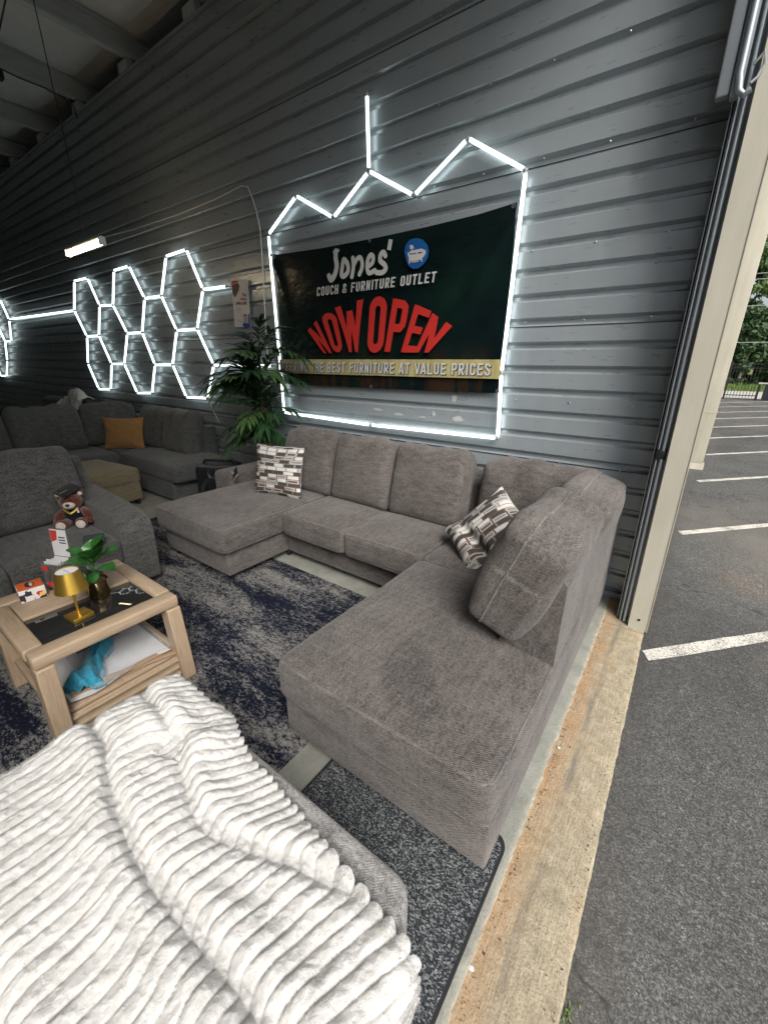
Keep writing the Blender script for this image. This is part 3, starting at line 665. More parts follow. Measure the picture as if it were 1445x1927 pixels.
def line_text(b, text, bl, br, tl, tr, y, half=w_, adv=.6, space=.36, ramp=None):
    tot = sum((space if ch == ' ' else (.32 if ch == 'I' else adv)) for ch in text)-(adv-.46)
    f = bil(bl, br, tl, tr); x = 0
    for ch in text:
        a = space if ch == ' ' else (.32 if ch == 'I' else adv)
        if ch != ' ':
            ox = x-(.14 if ch == 'I' else 0)+(.02 if ch == 'I' else 0)
            strokes_to(b, glyph(ch), lambda u, v, ox=ox: f((u+ox)/tot, v), y, half)
        x += a

# banner
BY = WALL_Y-.035; BZ0 = (-2.37, BY, 1.95)
bn = thing('banner', 'dark green vinyl banner reading NOW OPEN in red', 'banner', BZ0)
topc = [(-3.59, 2.582), (-3.535, 2.566), (-2.935, 2.545), (-2.371, 2.54), (-1.85, 2.545), (-1.435, 2.558), (-1.182, 2.58)]
botc = [(-3.67, 1.379), (-3.6, 1.378), (-3.015, 1.376), (-2.362, 1.382), (-1.6, 1.385), (-1.3, 1.39), (-1.161, 1.394)]
n_, m_ = 90, 40; P = np.zeros((n_, m_, 3))
tt = np.linspace(0, 1, n_)
tx = np.interp(tt, np.linspace(0, 1, 7), [p[0] for p in topc]); tx = -3.59+(2.408)*tt; tz = np.interp(tx, [p[0] for p in topc], [p[1] for p in topc])
bx = -3.67+2.509*tt; bz = np.interp(bx, [p[0] for p in botc], [p[1] for p in botc])
def bdisp(x, z): return .006*np.sin((x+2.4)*2.1+(z-2)*1.2)+.004*(fbm(x*3, z*3, 51, 3)-.45)
for j, v in enumerate(np.linspace(0, 1, m_)):
    X = bx*(1-v)+tx*v; Z = bz*(1-v)+tz*v
    # tension folds fanning from the upper corners
    f1 = .022*np.exp(-(((X+3.59)+(2.578-Z)*-.35)/.05)**2)*np.clip(1-(2.578-Z)/.75, 0, 1)*np.clip((2.578-Z)/.1, 0, 1)
    f2 = .022*np.exp(-(((-1.18-X)-(2.575-Z)*.55)/.06)**2)*np.clip(1-(2.575-Z)/1.0, 0, 1)*np.clip((2.575-Z)/.1, 0, 1)
    P[:, j, 0] = X; P[:, j, 2] = Z; P[:, j, 1] = BY-f1-f2
b = B(); b.grid(P-np.array(BZ0)); b.build('sheet', 'banner', bn, ang=60)
LY = BY-.025
def bld(bb, name, mat): return bb.build(name, mat, bn, smooth=False, sub=BZ0)
b = B(); b.add([(-3.64, LY+.006, 1.486), (-1.17, LY+.006, 1.494), (-1.172, LY+.006, 1.628), (-3.635, LY+.006, 1.62)], [[0, 1, 2, 3]]); bld(b, 'gold_band', 'band')
words = 'OFFERING THE BEST FURNITURE AT VALUE PRICES'.split()
adv_ = lambda t: sum(.36 if ch == ' ' else (.32 if ch == 'I' else .58) for ch in t)
tot_ = adv_(' '.join(words))-.12; q_ = 0
for wd_ in words:
    a_, b_ = q_/tot_, (q_+adv_(wd_)-.12)/tot_; q_ += adv_(wd_)+.36
    for nm_, mt_, ox_, oz_, oy_ in (('slogan_word', 'lett', 0, 0, 0), ('word_shadow', 'ink', .006, -.005, .004)):
        f_ = lambda u, v: (-3.609+2.361*u+(.012-.014*u)*v+ox_, 1.499+.017*u+(.095-.010*u)*v+oz_)
        b = B(); line_text(b, wd_, f_(a_, 0), f_(b_, 0), f_(a_, 1), f_(b_, 1), LY+oy_, half=.075, adv=.58)
        o_ = bld(b, nm_, mt_)
        if nm_ == 'slogan_word': par_ = o_
        else: o_.parent = par_
q_ = 0; words = 'COUCH & FURNITURE OUTLET'.split(); adv_ = lambda t: sum(.42 if ch == ' ' else (.32 if ch == 'I' else .6) for ch in t); tot_ = adv_(' '.join(words))-.14
for wd_ in words:
    a_, b_ = q_/tot_, (q_+adv_(wd_)-.14)/tot_; q_ += adv_(wd_)+.42
    f_ = lambda u, v: (-2.994+1.245*u+.010*v, 2.166+.006*u+(.073-.003*u)*v)
    b = B(); line_text(b, wd_, f_(a_, 0), f_(b_, 0), f_(a_, 1), f_(b_, 1), LY, half=.08, adv=.6); bld(b, 'subtitle_word', 'lett')
NO = {'N': [(-2.94, 1.677), (-2.825, 1.679), (-3.143, 1.878), (-3.005, 1.971)], 'O': [(-2.808, 1.677), (-2.685, 1.696), (-2.965, 2.013), (-2.765, 2.026)], 'W': [(-2.634, 1.686), (-2.493, 1.687), (-2.756, 2.062), (-2.46, 2.105)], 'O2': [(-2.415, 1.68), (-2.234, 1.683), (-2.371, 2.116), (-2.182, 2.107)], 'P': [(-2.222, 1.685), (-2.046, 1.686), (-2.137, 2.09), (-1.968, 2.055)], 'E': [(-2.051, 1.682), (-1.906, 1.68), (-1.924, 2.034), (-1.772, 1.975)], 'N2': [(-1.922, 1.68), (-1.777, 1.677), (-1.77, 1.967), (-1.576, 1.86)]}
b = B()
for k, q in NO.items():
    f = bil(*q); strokes_to(b, glyph(k[0]), lambda u, v, f=f: f(u/.46, v), LY, half={'N': .066, 'W': .056, 'O': .08, 'P': .078, 'E': .08}[k[0]])
bld(b, 'headline', 'redlett')
JN = [([(-2.739, 2.492), (-2.745, 2.443), (-2.735, 2.383), (-2.762, 2.318), (-2.806, 2.285), (-2.831, 2.315)], 0, .024), ([(-2.773, 2.488), (-2.702, 2.497)], 0, .011),
      ([(-2.652, 2.42), (-2.612, 2.385), (-2.608, 2.33), (-2.65, 2.298), (-2.682, 2.307), (-2.672, 2.362)], 1, .02),
      ([(-2.55, 2.42), (-2.546, 2.356), (-2.565, 2.285)], 0, .019), ([(-2.548, 2.36), (-2.505, 2.408), (-2.47, 2.414), (-2.452, 2.378), (-2.456, 2.333), (-2.482, 2.294)], 0, .018),
      ([(-2.379, 2.345), (-2.342, 2.365), (-2.336, 2.405), (-2.362, 2.419), (-2.39, 2.39), (-2.397, 2.328), (-2.378, 2.293), (-2.318, 2.306)], 0, .018),
      ([(-2.212, 2.398), (-2.231, 2.423), (-2.258, 2.41), (-2.264, 2.37), (-2.222, 2.338), (-2.208, 2.308), (-2.243, 2.284), (-2.302, 2.289)], 0, .019), ([(-2.161, 2.502), (-2.178, 2.432)], 0, .019)]
b = B()
for k, (pts, cl_, hw) in enumerate(JN):
    # smooth the hand-drawn stroke
    n = len(pts); sm = []
    if n > 2:
        rng_ = range(n) if cl_ else range(n-1)
        g = lambda i: Vector(pts[i % n]) if cl_ else Vector(pts[max(0, min(n-1, i))])
        for i in rng_:
            for t in np.linspace(0, 1, 6)[:-1]:
                p0, p1, p2, p3 = g(i-1), g(i), g(i+1), g(i+2); sm.append(tuple(.5*((2*p1)+(p2-p0)*t+(2*p0-5*p1+4*p2-p3)*t*t+(3*p1-p0-3*p2+p3)*t**3)))
        if not cl_: sm.append(pts[-1])
    else: sm = list(pts)
    strokes_to(b, [(sm, bool(cl_))], lambda u, v: (u, v), LY-.0004*k, half=hw)
    if not cl_:
        for (ex, ez) in (pts[0], pts[-1]):
            if k in (1, 7): continue
            b.add([(ex+hw*math.cos(a), LY-.0004*k-.0002, ez+hw*math.sin(a)) for a in np.linspace(0, 2*math.pi, 15)[:-1]], [list(range(14))])
bld(b, 'shop_name', 'lett')
BG = [(-1.928, 2.481), (-1.873, 2.462), (-1.83, 2.423), (-1.817, 2.382), (-1.826, 2.337), (-1.859, 2.301), (-1.905, 2.279), (-1.952, 2.281), (-1.994, 2.304), (-2.019, 2.348), (-2.035, 2.403), (-2.026, 2.448), (-1.987, 2.478)]
b = B(); b.add([(x, LY+.003, z) for x, z in BG], [list(range(len(BG)))]); bg_ = bld(b, 'badge', 'badge')
SF = [[(-1.986, 2.44), (-1.96, 2.44), (-1.945, 2.415), (-1.981, 2.414)], [(-1.969, 2.416), (-1.962, 2.416), (-1.958, 2.402), (-1.966, 2.402)], [(-1.981, 2.402), (-1.875, 2.405), (-1.863, 2.396), (-1.87, 2.385), (-1.972, 2.383), (-1.984, 2.391)], [(-1.929, 2.396), (-1.913, 2.396), (-1.91, 2.37), (-1.924, 2.371)], [(-2.003, 2.393), (-1.988, 2.394), (-1.976, 2.372), (-1.971, 2.354), (-1.983, 2.347), (-1.997, 2.369)], [(-1.863, 2.396), (-1.844, 2.391), (-1.839, 2.373), (-1.857, 2.347), (-1.873, 2.354), (-1.872, 2.383)], [(-1.984, 2.376), (-1.869, 2.374), (-1.864, 2.342), (-1.872, 2.334), (-1.986, 2.331), (-1.991, 2.356)], [(-1.988, 2.336), (-1.972, 2.337), (-1.976, 2.322), (-1.986, 2.312)], [(-1.882, 2.338), (-1.866, 2.337), (-1.867, 2.318), (-1.876, 2.317)], [(-1.958, 2.328), (-1.895, 2.329), (-1.897, 2.322), (-1.96, 2.32)]]
b = B()
for k, q in enumerate(SF): b.add([(x, LY-.0006*k, z) for x, z in q], [list(range(len(q)))])
o_ = b.build('sofa_emblem', 'lett', bg_, smooth=False, sub=BZ0)
for (x, z) in ((-3.575, 2.562), (-1.195, 2.557), (-2.37, 2.522), (-2.362, 1.397), (-1.18, 1.41)):
    b = B(); b.lathe([(.006, 0), (.013, 0), (.014, .003), (.006, .003), (.006, 0)], 16, T((x, LY, z), rx=R(90))); bld(b, 'grommet', 'chrome')

# poster "Shop without perfect credit"
def text_obj(name, txt, size, mat, parent, mw, align='RIGHT', off=0.0):
    cu = bpy.data.curves.new(name, 'FONT'); cu.body = txt; cu.size = size; cu.align_x = align; cu.offset = off; cu.resolution_u = 3
    t = bpy.data.objects.new(name, cu); COL.objects.link(t); bpy.context.view_layer.update()
    dg = bpy.context.evaluated_depsgraph_get(); me = bpy.data.meshes.new_from_object(t.evaluated_get(dg))
    bpy.data.objects.remove(t); me.transform(mw); me.name = name; me.materials.clear(); me.materials.append(MT[mat])
    o_ = bpy.data.objects.new(name, me); COL.objects.link(o_); o_.parent = parent; return o_
po = thing('poster', 'white poster reading Shop without perfect credit on the ribbed wall', 'poster', (-4.165, WALL_Y-.03, 2.18))
b = B(); b.box(-.14, .14, 0, .003, -.23, .23, T(ry=R(3.5))); b.build('sheet', 'paper', po, smooth=False)
TM = T(ry=R(3.5)) @ T(rx=R(90))
b = B(); b.add([(-.13, .225, .002), (-.01, .225, .002), (-.02, .205, .002), (-.13, .19, .002)], [[0, 1, 2, 3]], None, TM); b.build('red_corner', 'red', po, smooth=False)
b = B(); b.add([(-.13, .188, .0024), (-.02, .2, .0024), (0, .17, .0024), (-.02, .13, .0024), (-.06, .09, .0024), (-.1, .06, .0024), (-.13, .1, .0024)], [list(range(7))], None, TM); b.build('photo_print', 'brownp', po, smooth=False)
for (txt, y, mt) in (('Shop', .075, 'ink'), ('without', .035, 'red'), ('perfect credit', -.005, 'ink')):
    text_obj('lettering', txt, .046, mt, po, TM @ T((.105, y, .0026)) @ Matrix.Diagonal((.75, 1, 1, 1)), off=.0012)
b = B(); b.add([(.03, -.12, .002), (.1, -.12, .002), (.1, -.19, .002), (.03, -.19, .002)], [[0, 1, 2, 3]], None, TM); b.build('grey_box', 'greyp', po, smooth=False)
b = B(); b.add([(.03, -.1, .0022), (.095, -.1, .0022), (.095, -.118, .0022), (.03, -.118, .0022)], [[0, 1, 2, 3]], None, TM); b.build('red_tab', 'red', po, smooth=False)
b = B(); b.add([(.008, -.2, .0026), (.03, -.185, .0026), (.11, -.19, .0026), (.115, -.1, .0026), (.138, -.09, .0026), (.138, -.228, .0026), (.03, -.228, .0026), (.01, -.215, .0026)], [list(range(8))], None, TM); b.build('blue_corner', 'blue', po, smooth=False)
b = B()
for y in (-.05, -.066, -.16, -.175): b.box(-.1, -.1+random.uniform(.06, .13), y, y+.004, .001, .0024, TM)
b.build('fine_print', 'greyp', po, smooth=False)

# cable along the wall
CAB = [(-7.129, 3.208), (-6.2, 3.17), (-5.175, 3.16), (-4.442, 3.175), (-3.986, 3.205), (-3.9, 3.18), (-3.85, 3.09), (-3.798, 2.967), (-3.766, 2.811), (-3.77, 2.65), (-3.775, 2.496), (-3.80, 2.1), (-3.82, 1.81), (-3.81, 1.3), (-3.82, .7)]
b = B(); b.tube([(x, WALL_Y-.012, z) for x, z in CAB], .0055, 6); tag(b.build('cable', 'cable'), 'thin white power cable looping down the ribbed wall left of the banner', 'cable')
b = B(); b.tube([(-5.04, WALL_Y-.02, 1.13), (-4.98, WALL_Y-.03, 1.0), (-4.9, WALL_Y-.015, .85)], .004, 6); tag(b.build('cable', 'cable'), 'short thin cable hanging below the honeycomb lights', 'cable')

# pendant tube lamp and its cord
pn = thing('pendant_light', 'warm glowing tube lamp hanging from the roof on a cord', 'lamp', (-5.06, 2.0, 2.62))
b = B(); b.tube([(-.39, 0, 0), (.39, 0, 0)], .026, 14); b.build('tube', 'warm', pn)
b = B(); b.rbox((0, 0, .034), (.82, .03, .024), .006); b.rbox((-.405, 0, .006), (.024, .058, .066), .006); b.rbox((.405, 0, .006), (.024, .058, .066), .006); b.build('housing', 'whiteplastic', pn)
b = B(); b.tube([(.06, 0, .046), (.08, 0, .7), (.06, 0, 1.3), (.04, .0, 2.1)], .0045, 6); b.build('cord', 'darkcable', pn)
b = B(); b.tube([(-7.13, 2.3, 4.70), (-7.12, 2.5, 4.68), (-7.13, 2.75, 4.69), (-7.13, 2.95, 4.67), (-7.12, 3.04, 4.62), (-7.12, 3.06, 4.5)], .009, 6); b.tube([(-5.0, 2.0, 4.72), (-5.4, 2.05, 4.7), (-5.83, 2.1, 4.70), (-6.3, 2.15, 4.66), (-6.8, 2.2, 4.68), (-7.15, 2.3, 4.70)], .007, 6)
tag(b.build('roof_cable', 'darkcable'), 'dark cable running along the roof purlins', 'cable')
b = B(); b.rbox((-7.2, 2.3, 4.66), (.1, .16, .08), .01); tag(b.build('junction_box', 'black'), 'small dark box fixed under a roof purlin', 'junction box')

# ------------------------------------------------------------------ upholstery helpers
def crown(cr, amp=.004, seed=0, sides=.0):
    def f(q, h):
        u, v = q[0]/h[0], q[1]/h[1]
        k = max(0, 1-abs(u)**2.6)*max(0, 1-abs(v)**2.6)
        q[2] += (cr*k if q[2] > 0 else -cr*.25*k)
        n_ = (float(fbm(q[0]*4.5+seed, q[1]*4.5+q[2]*5, seed, 4))-.45)
        q[2] += n_*amp*3*(1 if q[2] > 0 else 0); 
        b_ = max(0, 1-abs(q[2]/h[2])**2)*sides
        q[0] += b_*u*max(0, 1-abs(v)**4); q[1] += b_*v*max(0, 1-abs(u)**4)
        return q
    return f
def loop_path(hx, hy, z, r, n=7, step=.05):
    P = []
    for k, (sx_, sy_) in enumerate(((1, 1), (-1, 1), (-1, -1), (1, -1))):
        for i in range(n+1):
            a = math.pi/2*(k+i/n); P.append((sx_*(hx-r)+r*math.cos(a), sy_*(hy-r)+r*math.sin(a), z))
    out = []
    for i, p in enumerate(P):
        q = P[(i+1) % len(P)]; d = math.dist(p, q); m_ = max(1, int(d/step))
        out += [tuple(p[j]+(q[j]-p[j])*t/m_ for j in range(3)) for t in range(m_)]
    return out
def seat(parent, x0, x1, y0, y1, z0, z1, mat='sofa', pip='piping', cr=.02, seed=1, r=.035, name='seat_cushion', bottom=True, n=14):
    cen = ((x0+x1)/2, (y0+y1)/2, (z0+z1)/2); size = (x1-x0, y1-y0, z1-z0); df_ = crown(cr, .006, seed, .008)
    b = B(); b.rbox(cen, size, r, m=3, n=n, deform=df_); o_ = b.build(name, mat, parent, ang=80)
    h = [d/2 for d in size]
    for zz in ((h[2]-r*.32, ) + ((-h[2]+r*.32,) if bottom else ())):
        path = [df_(list(p), h) for p in loop_path(h[0]-r*.28, h[1]-r*.28, zz, r*1.2)]
        b = B(); b.tube([(p[0]+cen[0], p[1]+cen[1], p[2]+cen[2]) for p in path], .0052, 6, closed=True); b.build('piping', pip, o_)
    return o_
def backcush(parent, loc, w, h, t, rx=0, ry=0, rz=0, mat='sofa', pip='piping', seed=1, name='back_cushion', sag=.02, wr=1.0, rk=.32, seam=0.0):
    """plump back cushion: local x = width, z = height, y = thickness (front = -y)"""
    mw = T(loc, rx, ry, rz)
    def df_(q, hh):
        u, v, d = q[0]/hh[0], q[2]/hh[2], q[1]/hh[1]
        k = max(0, 1-abs(u)**3)*max(0, 1-abs(v)**3)
        q[1] += d*.05*k
        q[2] -= sag*(1-abs(u)**2)*0+0
        if v > .2: q[2] += (v-.2)*(.014*math.sin(u*5+seed)+.012*math.sin(u*11+seed*2.3))*1.0-.02*abs(u)**6
        n_ = float(fbm(q[0]*5+seed*3.1, q[2]*5, seed, 3))-.45
        q[1] += d*n_*.03*wr
        # gathers running in from the upper corners
        g = (float(vnoise(q[0]*9+q[2]*17+seed, q[2]*3, seed+5))-.5)*max(0, abs(u)-.35)*max(0, v+.3)
        q[1] += d*g*.03*wr
        # puckers running off the perimeter seam
        pk = (float(vnoise(q[0]*16+seed*5, q[2]*16, seed+8))-.5)*max(abs(u), abs(v))**6*(1-abs(d))
        q[0] *= 1+.02*pk*wr; q[2] *= 1+.02*pk*wr
        q[0] *= 1-.03*max(0, v)**3
        return q
    b = B(); b.rbox((0, 0, 0), (w, t, h), t*rk, mw, m=4, n=22, deform=df_); o_ = b.build(name, mat, parent, ang=180)
    hh = (w/2, t/2, h/2); path = []
    for p in loop_path(w/2-.002, h/2-.002, 0, t*rk*.9, n=5):
        q = df_([p[0], seam+.0001, p[1]], hh); path.append(mw @ Vector((q[0], q[1], q[2])))
    b = B(); b.tube(path, .006, 6, closed=True); b.build('piping', pip, o_)
    return o_
def pillow(name, label, loc, w, h, t, rx=0, ry=0, rz=0, mat='pattern', group=None, seed=1, spin=0, crease=False):
    root = thing(name, label, 'pillow', loc, 0, group); mw = Euler((rx, ry, rz)).to_matrix().to_4x4() @ T(ry=spin)
    n_ = 31; s = np.linspace(-1, 1, n_); U, V = np.meshgrid(s, s, indexing='ij'); b = B()
    for sg in (-1, 1):
        th_ = t/2*np.clip((1-np.abs(U)**2.6)*(1-np.abs(V)**2.6), 0, 1)**.55*(1+.25*(fbm(U*2+seed, V*2, seed, 3)-.45))
        cr_ = .012*np.sin(U*7+V*9+seed)*np.clip(np.abs(U*V), 0, 1)
        cz = np.exp(-((U+.42+.1*V)/.15)**2)*np.clip(.6-V*.6, 0, 1)*.8 if crease else 0*U
        th_ = th_*(1-.75*cz)
        X = w/2*U*(1-.075*(1-V**2)**1.3); Z = h/2*V*(1-.075*(1-U**2)**1.3)
        P = np.stack([X, sg*(th_+cr_*(th_ > 1e-4))+.03*cz-(.045*np.clip(-.42-U, 0, 1) if crease else 0), Z], -1); uv = np.stack([(U+1)/2*w*2.1+seed*.13, (V+1)/2*h*2.1], -1)
        b.grid(P, uv, mw, flip=(sg > 0))
    cv = b.build('cover', mat, root, ang=180)
    bo = []
    for k in range(4):
        for a in np.linspace(-1, 1, 24)[:-1]:
            u, v = ((a, -1), (1, a), (-a, 1), (-1, -a))[k]
            bo.append(mw @ Vector((w/2*u*(1-.075*(1-v*v)**1.3), -(.045*max(-.42-u, 0) if crease else 0)+(.024*math.exp(-((u+.42+.1*v)/.15)**2)*max(0, min(1, .6-v*.6)) if crease else 0), h/2*v*(1-.075*(1-u*u)**1.3))))
    b = B(); b.tube(bo, .004, 5, closed=True); b.build('seam', mat, root)
    return root

# ------------------------------------------------------------------ front sectional
sf = thing('sectional_sofa', 'large grey herringbone U-shaped sectional under the banner', 'sofa')
b = B()
b.rbox((-.692, 1.93, .168), (.934, 2.12, .205), .012, m=2)
b.build('chaise_base', 'sofa', sf)
b = B(); b.rbox((-1.86, 2.55, .168), (1.38, .88, .205), .012); b.build('middle_base', 'sofa', sf)
b = B(); b.rbox((-3.01, 2.26, .168), (.9, 1.46, .205), .012); b.build('chaise_base', 'sofa', sf)
b = B(); b.prism([(.055, -.228), (.83, -.228), (.846, -.24), (.85, -.268), (.845, -.28), (.475, -.47), (.055, -.47)], 1, 1.475, 2.99); b.build('back_frame', 'sofa', sf, ang=20)
b = B(); b.prism([(2.985, .055), (2.985, .82), (2.97, .835), (2.9, .84), (2.68, .475), (2.68, .055)], 0, -3.46, -.475); b.build('back_frame', 'sofa', sf, ang=20)
b = B(); b.rbox((-3.6, 2.6, .3), (.26, .8, .56), .05, m=4, n=6); b.build('arm', 'sofa', sf)
seat(sf, -1.165, -.224, .84, 1.985, .275, .465, seed=2, cr=.022, n=22)
seat(sf, -1.16, -.44, 1.99, 2.72, .275, .46, seed=3, cr=.015)
seat(sf, -1.83, -1.172, 2.01, 2.72, .27, .46, seed=4, cr=.025)
seat(sf, -2.5, -1.836, 2.01, 2.72, .27, .46, seed=5, cr=.025)
seat(sf, -3.47, -2.51, 1.475, 2.72, .275, .47, seed=6, cr=.022, n=20)
backcush(sf, (-2.76, 2.66, .73), .66, .58, .2, rx=R(-15), seed=3)
backcush(sf, (-2.12, 2.66, .725), .62, .58, .2, rx=R(-15), seed=7)
backcush(sf, (-1.49, 2.66, .72), .64, .58, .2, rx=R(-14), seed=5)
backcush(sf, (-.72, 2.7, .72), .74, .56, .2, rx=R(-12), seed=9)
backcush(sf, (-.415, 1.755, .785), .67, .5, .25, rx=R(-20), rz=R(-90), seed=12, wr=1.4, rk=.2, seam=-.045)
backcush(sf, (-.385, 2.42, .77), .65, .48, .25, rx=R(-19), rz=R(-90), seed=14, wr=1.4, rk=.2, seam=-.045)
for (x, y) in ((-2.62, 1.58), (-3.38, 1.58), (-1.08, .95), (-.27, .95), (-2.6, 2.15), (-1.3, 2.2), (-.28, 2.85)):
    b = B(); b.lathe([(.022, .001), (.03, .066), (.0, .066)], 12, None, x, y); b.build('foot', 'black', sf)
b = B()
pillow('throw_pillow', 'brown and white brick-patterned pillow at the left end beside the palm', (-2.83, 2.3, .69), .5, .46, .15, rx=R(-14), rz=R(14), seed=2, group='brick-patterned throw pillows')
pillow('throw_pillow', 'brick-patterned pillow with a deep crease leaning in the right corner of the sectional', (-.86, 2.26, .64), .47, .41, .16, rx=R(-40), rz=R(-24), spin=R(-66), seed=5, group='brick-patterned throw pillows', crease=True)
# hang tag on the low arm
tg = thing('hang_tag', 'black brochure tag on the low arm of the grey sectional', 'tag', (-3.42, 2.28, .54))
b = B(); P = np.zeros((12, 2, 3))
for i, t in enumerate(np.linspace(0, 1, 12)):
    for k in (0, 1): P[i, k] = (-.06+.13*t, -.02-.03*math.sin(t*2), -.06+.09*t+(.1 if k else 0)-.02*k+.02*t)
b.grid(P); b.build('cover', 'ink', tg)
b = B(); b.tube([tuple(P[i, 0]) for i in range(12)], .004, 5); b.build('page_edge', 'paper', tg)
b = B(); b.box(-.01, .03, -.06, -.058, .06, .066); b.box(-.01, .02, -.06, -.058, .045, .05); b.build('lettering', 'paper', tg, smooth=False)

# portable speaker
spk = thing('speaker', 'black portable loudspeaker standing behind the grey chaise', 'speaker', (-3.95, 2.42, 0), R(30))
b = B(); b.rbox((0, 0, .29), (.42, .3, .56), .05, m=4); b.build('cabinet', 'black', spk)
b = B(); b.lathe([(.0, .0), (.12, .0), (.15, .012), (.16, .0)], 28, T((0, -.151, .3), rx=R(90))); b.build('woofer', 'grille', spk)
b = B(); b.lathe([(.0, .0), (.045, .0), (.055, .008), (.06, .0)], 20, T((0, -.151, .5), rx=R(90))); b.build('tweeter', 'grille', spk)
b = B(); b.tube([(-.18, 0, .55), (-.15, 0, .61), (.15, 0, .61), (.18, 0, .55)], .016, 8); b.build('handle', 'black', spk)

# ------------------------------------------------------------------ loveseat and bear
lv = thing('loveseat', 'dark grey tweed loveseat behind the wooden coffee table', 'sofa')
b = B(); b.rbox((-3.5, .1, .18), (.96, 1.9, .24), .015); b.build('base', 'love', lv)
def arm(y0, y1):
    b = B(); prof_ = [(-4.05, .06), (-3.02, .06), (-3.0, .44), (-3.015, .51), (-3.06, .55), (-3.14, .575), (-3.4, .6), (-4.05, .63)]
    b.prism([(z, x) for x, z in prof_], 1, y0, y1); me = b
    o_ = b.build('arm', 'love', lv, ang=50)
    md = o_.modifiers.new('bevel', 'BEVEL'); md.width = .016; md.segments = 3; md.limit_method = 'ANGLE'; md.angle_limit = R(50)
arm(1.02, 1.25); arm(-1.05, -.82)
b = B(); b.prism([(.06, -4.1), (.86, -4.1), (.86, -3.98), (.45, -3.78), (.06, -3.78)], 1, -1.0, 1.2); b.build('back_frame', 'love', lv, ang=20)
seat(lv, -3.78, -2.985, .42, 1.015, .27, .45, 'love', 'love', seed=21); seat(lv, -3.78, -2.985, -.81, .414, .27, .45, 'love', 'love', seed=22)
backcush(lv, (-3.77, .46, .72), 1.24, .56, .22, rx=R(-16), rz=R(90), mat='love', pip='love', seed=23, rk=.24); backcush(lv, (-3.77, -.5, .72), .68, .54, .22, rx=R(-16), rz=R(90), mat='love', pip='love', seed=24)
for (x, y) in ((-3.1, 1.15), (-3.1, -.95), (-3.95, 1.15)):
    b = B(); b.box(x-.04, x+.04, y-.04, y+.04, 0, .06); b.build('foot', 'black', lv, smooth=False)

br = thing('teddy_bear', 'brown teddy bear in a black graduation cap sitting on the dark loveseat', 'teddy bear', (-3.5, .9, .455), R(58))
# local: facing -y
b = B()
def fz(p): k = 1+.03*math.sin(p[0]*90)*math.sin(p[2]*80+p[1]*70); return [p[0]*k, p[1]*k, p[2]*k]
b.ell((0, .01, .085), (.075, .065, .095), fn=fz); b.ell((0, -.005, .215), (.088, .078, .075), fn=fz)
for s in (-1, 1):
    b.ell((s*.078, .0, .28), (.026, .015, .026)); b.tube([(s*.06, 0, .14), (s*.1, -.02, .1), (s*.115, -.05, .06)], [.03, .034, .03], 12); b.ell((s*.115, -.055, .055), (.032, .032, .032))
    b.tube([(s*.035, -.02, .04), (s*.06, -.08, .04), (s*.07, -.12, .045)], [.04, .042, .045], 14); b.ell((s*.07, -.125, .048), (.046, .03, .048))
b.build('body', 'plush', br, ang=180)
b = B(); b.ell((0, -.072, .2), (.045, .032, .032)); b.build('muzzle', 'cream', br)
b = B(); b.ell((0, -.104, .21), (.017, .008, .012)); b.tube([(0, -.106, .2), (0, -.104, .18)], .0015, 5)
b.build('nose', 'black', br)
for s in (-1, 1):
    b = B(); b.ell((s*.07, -.15, .05), (.034, .009, .036), mw=T((0, 0, 0))); b.build('foot_pad', 'cream', br)
    b = B(); b.ell((s*.035, -.078, .245), (.007, .005, .007)); b.build('eye', 'black', br)
    b = B(); b.ell((s*.078, -.012, .28), (.017, .007, .017)); b.build('inner_ear', 'cream', br)
b = B(); b.ell((0, .005, .1), (.079, .07, .085)); b.build('gown', 'blackcloth', br); br.scale = (.86, .86, .86); br.location = (-3.52, .94, .452)
b = B(); b.tube([(-.05, -.05, .165), (-.025, -.075, .145), (0, -.083, .13), (.025, -.075, .145), (.05, -.05, .165)], .009, 6); b.build('collar', 'goldfoil', br)
cp = T((0, .005, .292), rx=R(20), ry=R(-10))
b = B(); b.lathe([(.05, -.015), (.047, .015), (0, .015)], 20, cp); b.rbox((0, 0, .022), (.155, .155, .008), .002, cp @ T(rz=R(40))); cpo = b.build('graduation_cap', 'blackcloth', br)
b = B(); b.tube([cp @ Vector(q) for q in ((0, 0, .025), (-.05, -.03, .026), (-.085, -.045, .01), (-.09, -.045, -.03))], .003, 5); b.build('tassel', 'goldfoil', cpo)
b = B(); b.box(.05, .065, -.09, -.088, .135, .16); b.build('paper_tag', 'paper', br, smooth=False)

# ------------------------------------------------------------------ far sectional, ottoman, green sofa, throw
bs = thing('sectional_sofa', 'slate grey sectional with a mustard pillow in the dim far corner', 'sofa')
b = B(); b.rbox((-5.75, 2.65, .15), (2.1, .8, .22), .015); b.build('chaise_base', 'far', bs)
b = B(); b.rbox((-6.35, 1.2, .15), (.9, 2.0, .22), .015); b.build('base', 'far', bs)
seat(bs, -6.02, -4.58, 2.24, 2.98, .26, .46, 'far', 'far', seed=31, cr=.03, r=.05)
seat(bs, -6.75, -5.9, 1.2, 2.23, .26, .46, 'far', 'far', seed=32); seat(bs, -6.75, -5.9, .2, 1.19, .26, .46, 'far', 'far', seed=33)
seat(bs, -6.75, -6.03, 2.25, 2.95, .26, .46, 'far', 'far', seed=34)
b = B(); b.prism([(3.05, .055), (3.05, .8), (2.95, .8), (2.86, .46), (2.86, .055)], 0, -7.0, -4.95); b.build('back_frame', 'far', bs, ang=20)
b = B(); b.prism([(.055, -7.05), (.8, -7.05), (.8, -6.95), (.46, -6.8), (.055, -6.8)], 1, .1, 3.0); b.build('back_frame', 'far', bs, ang=20)
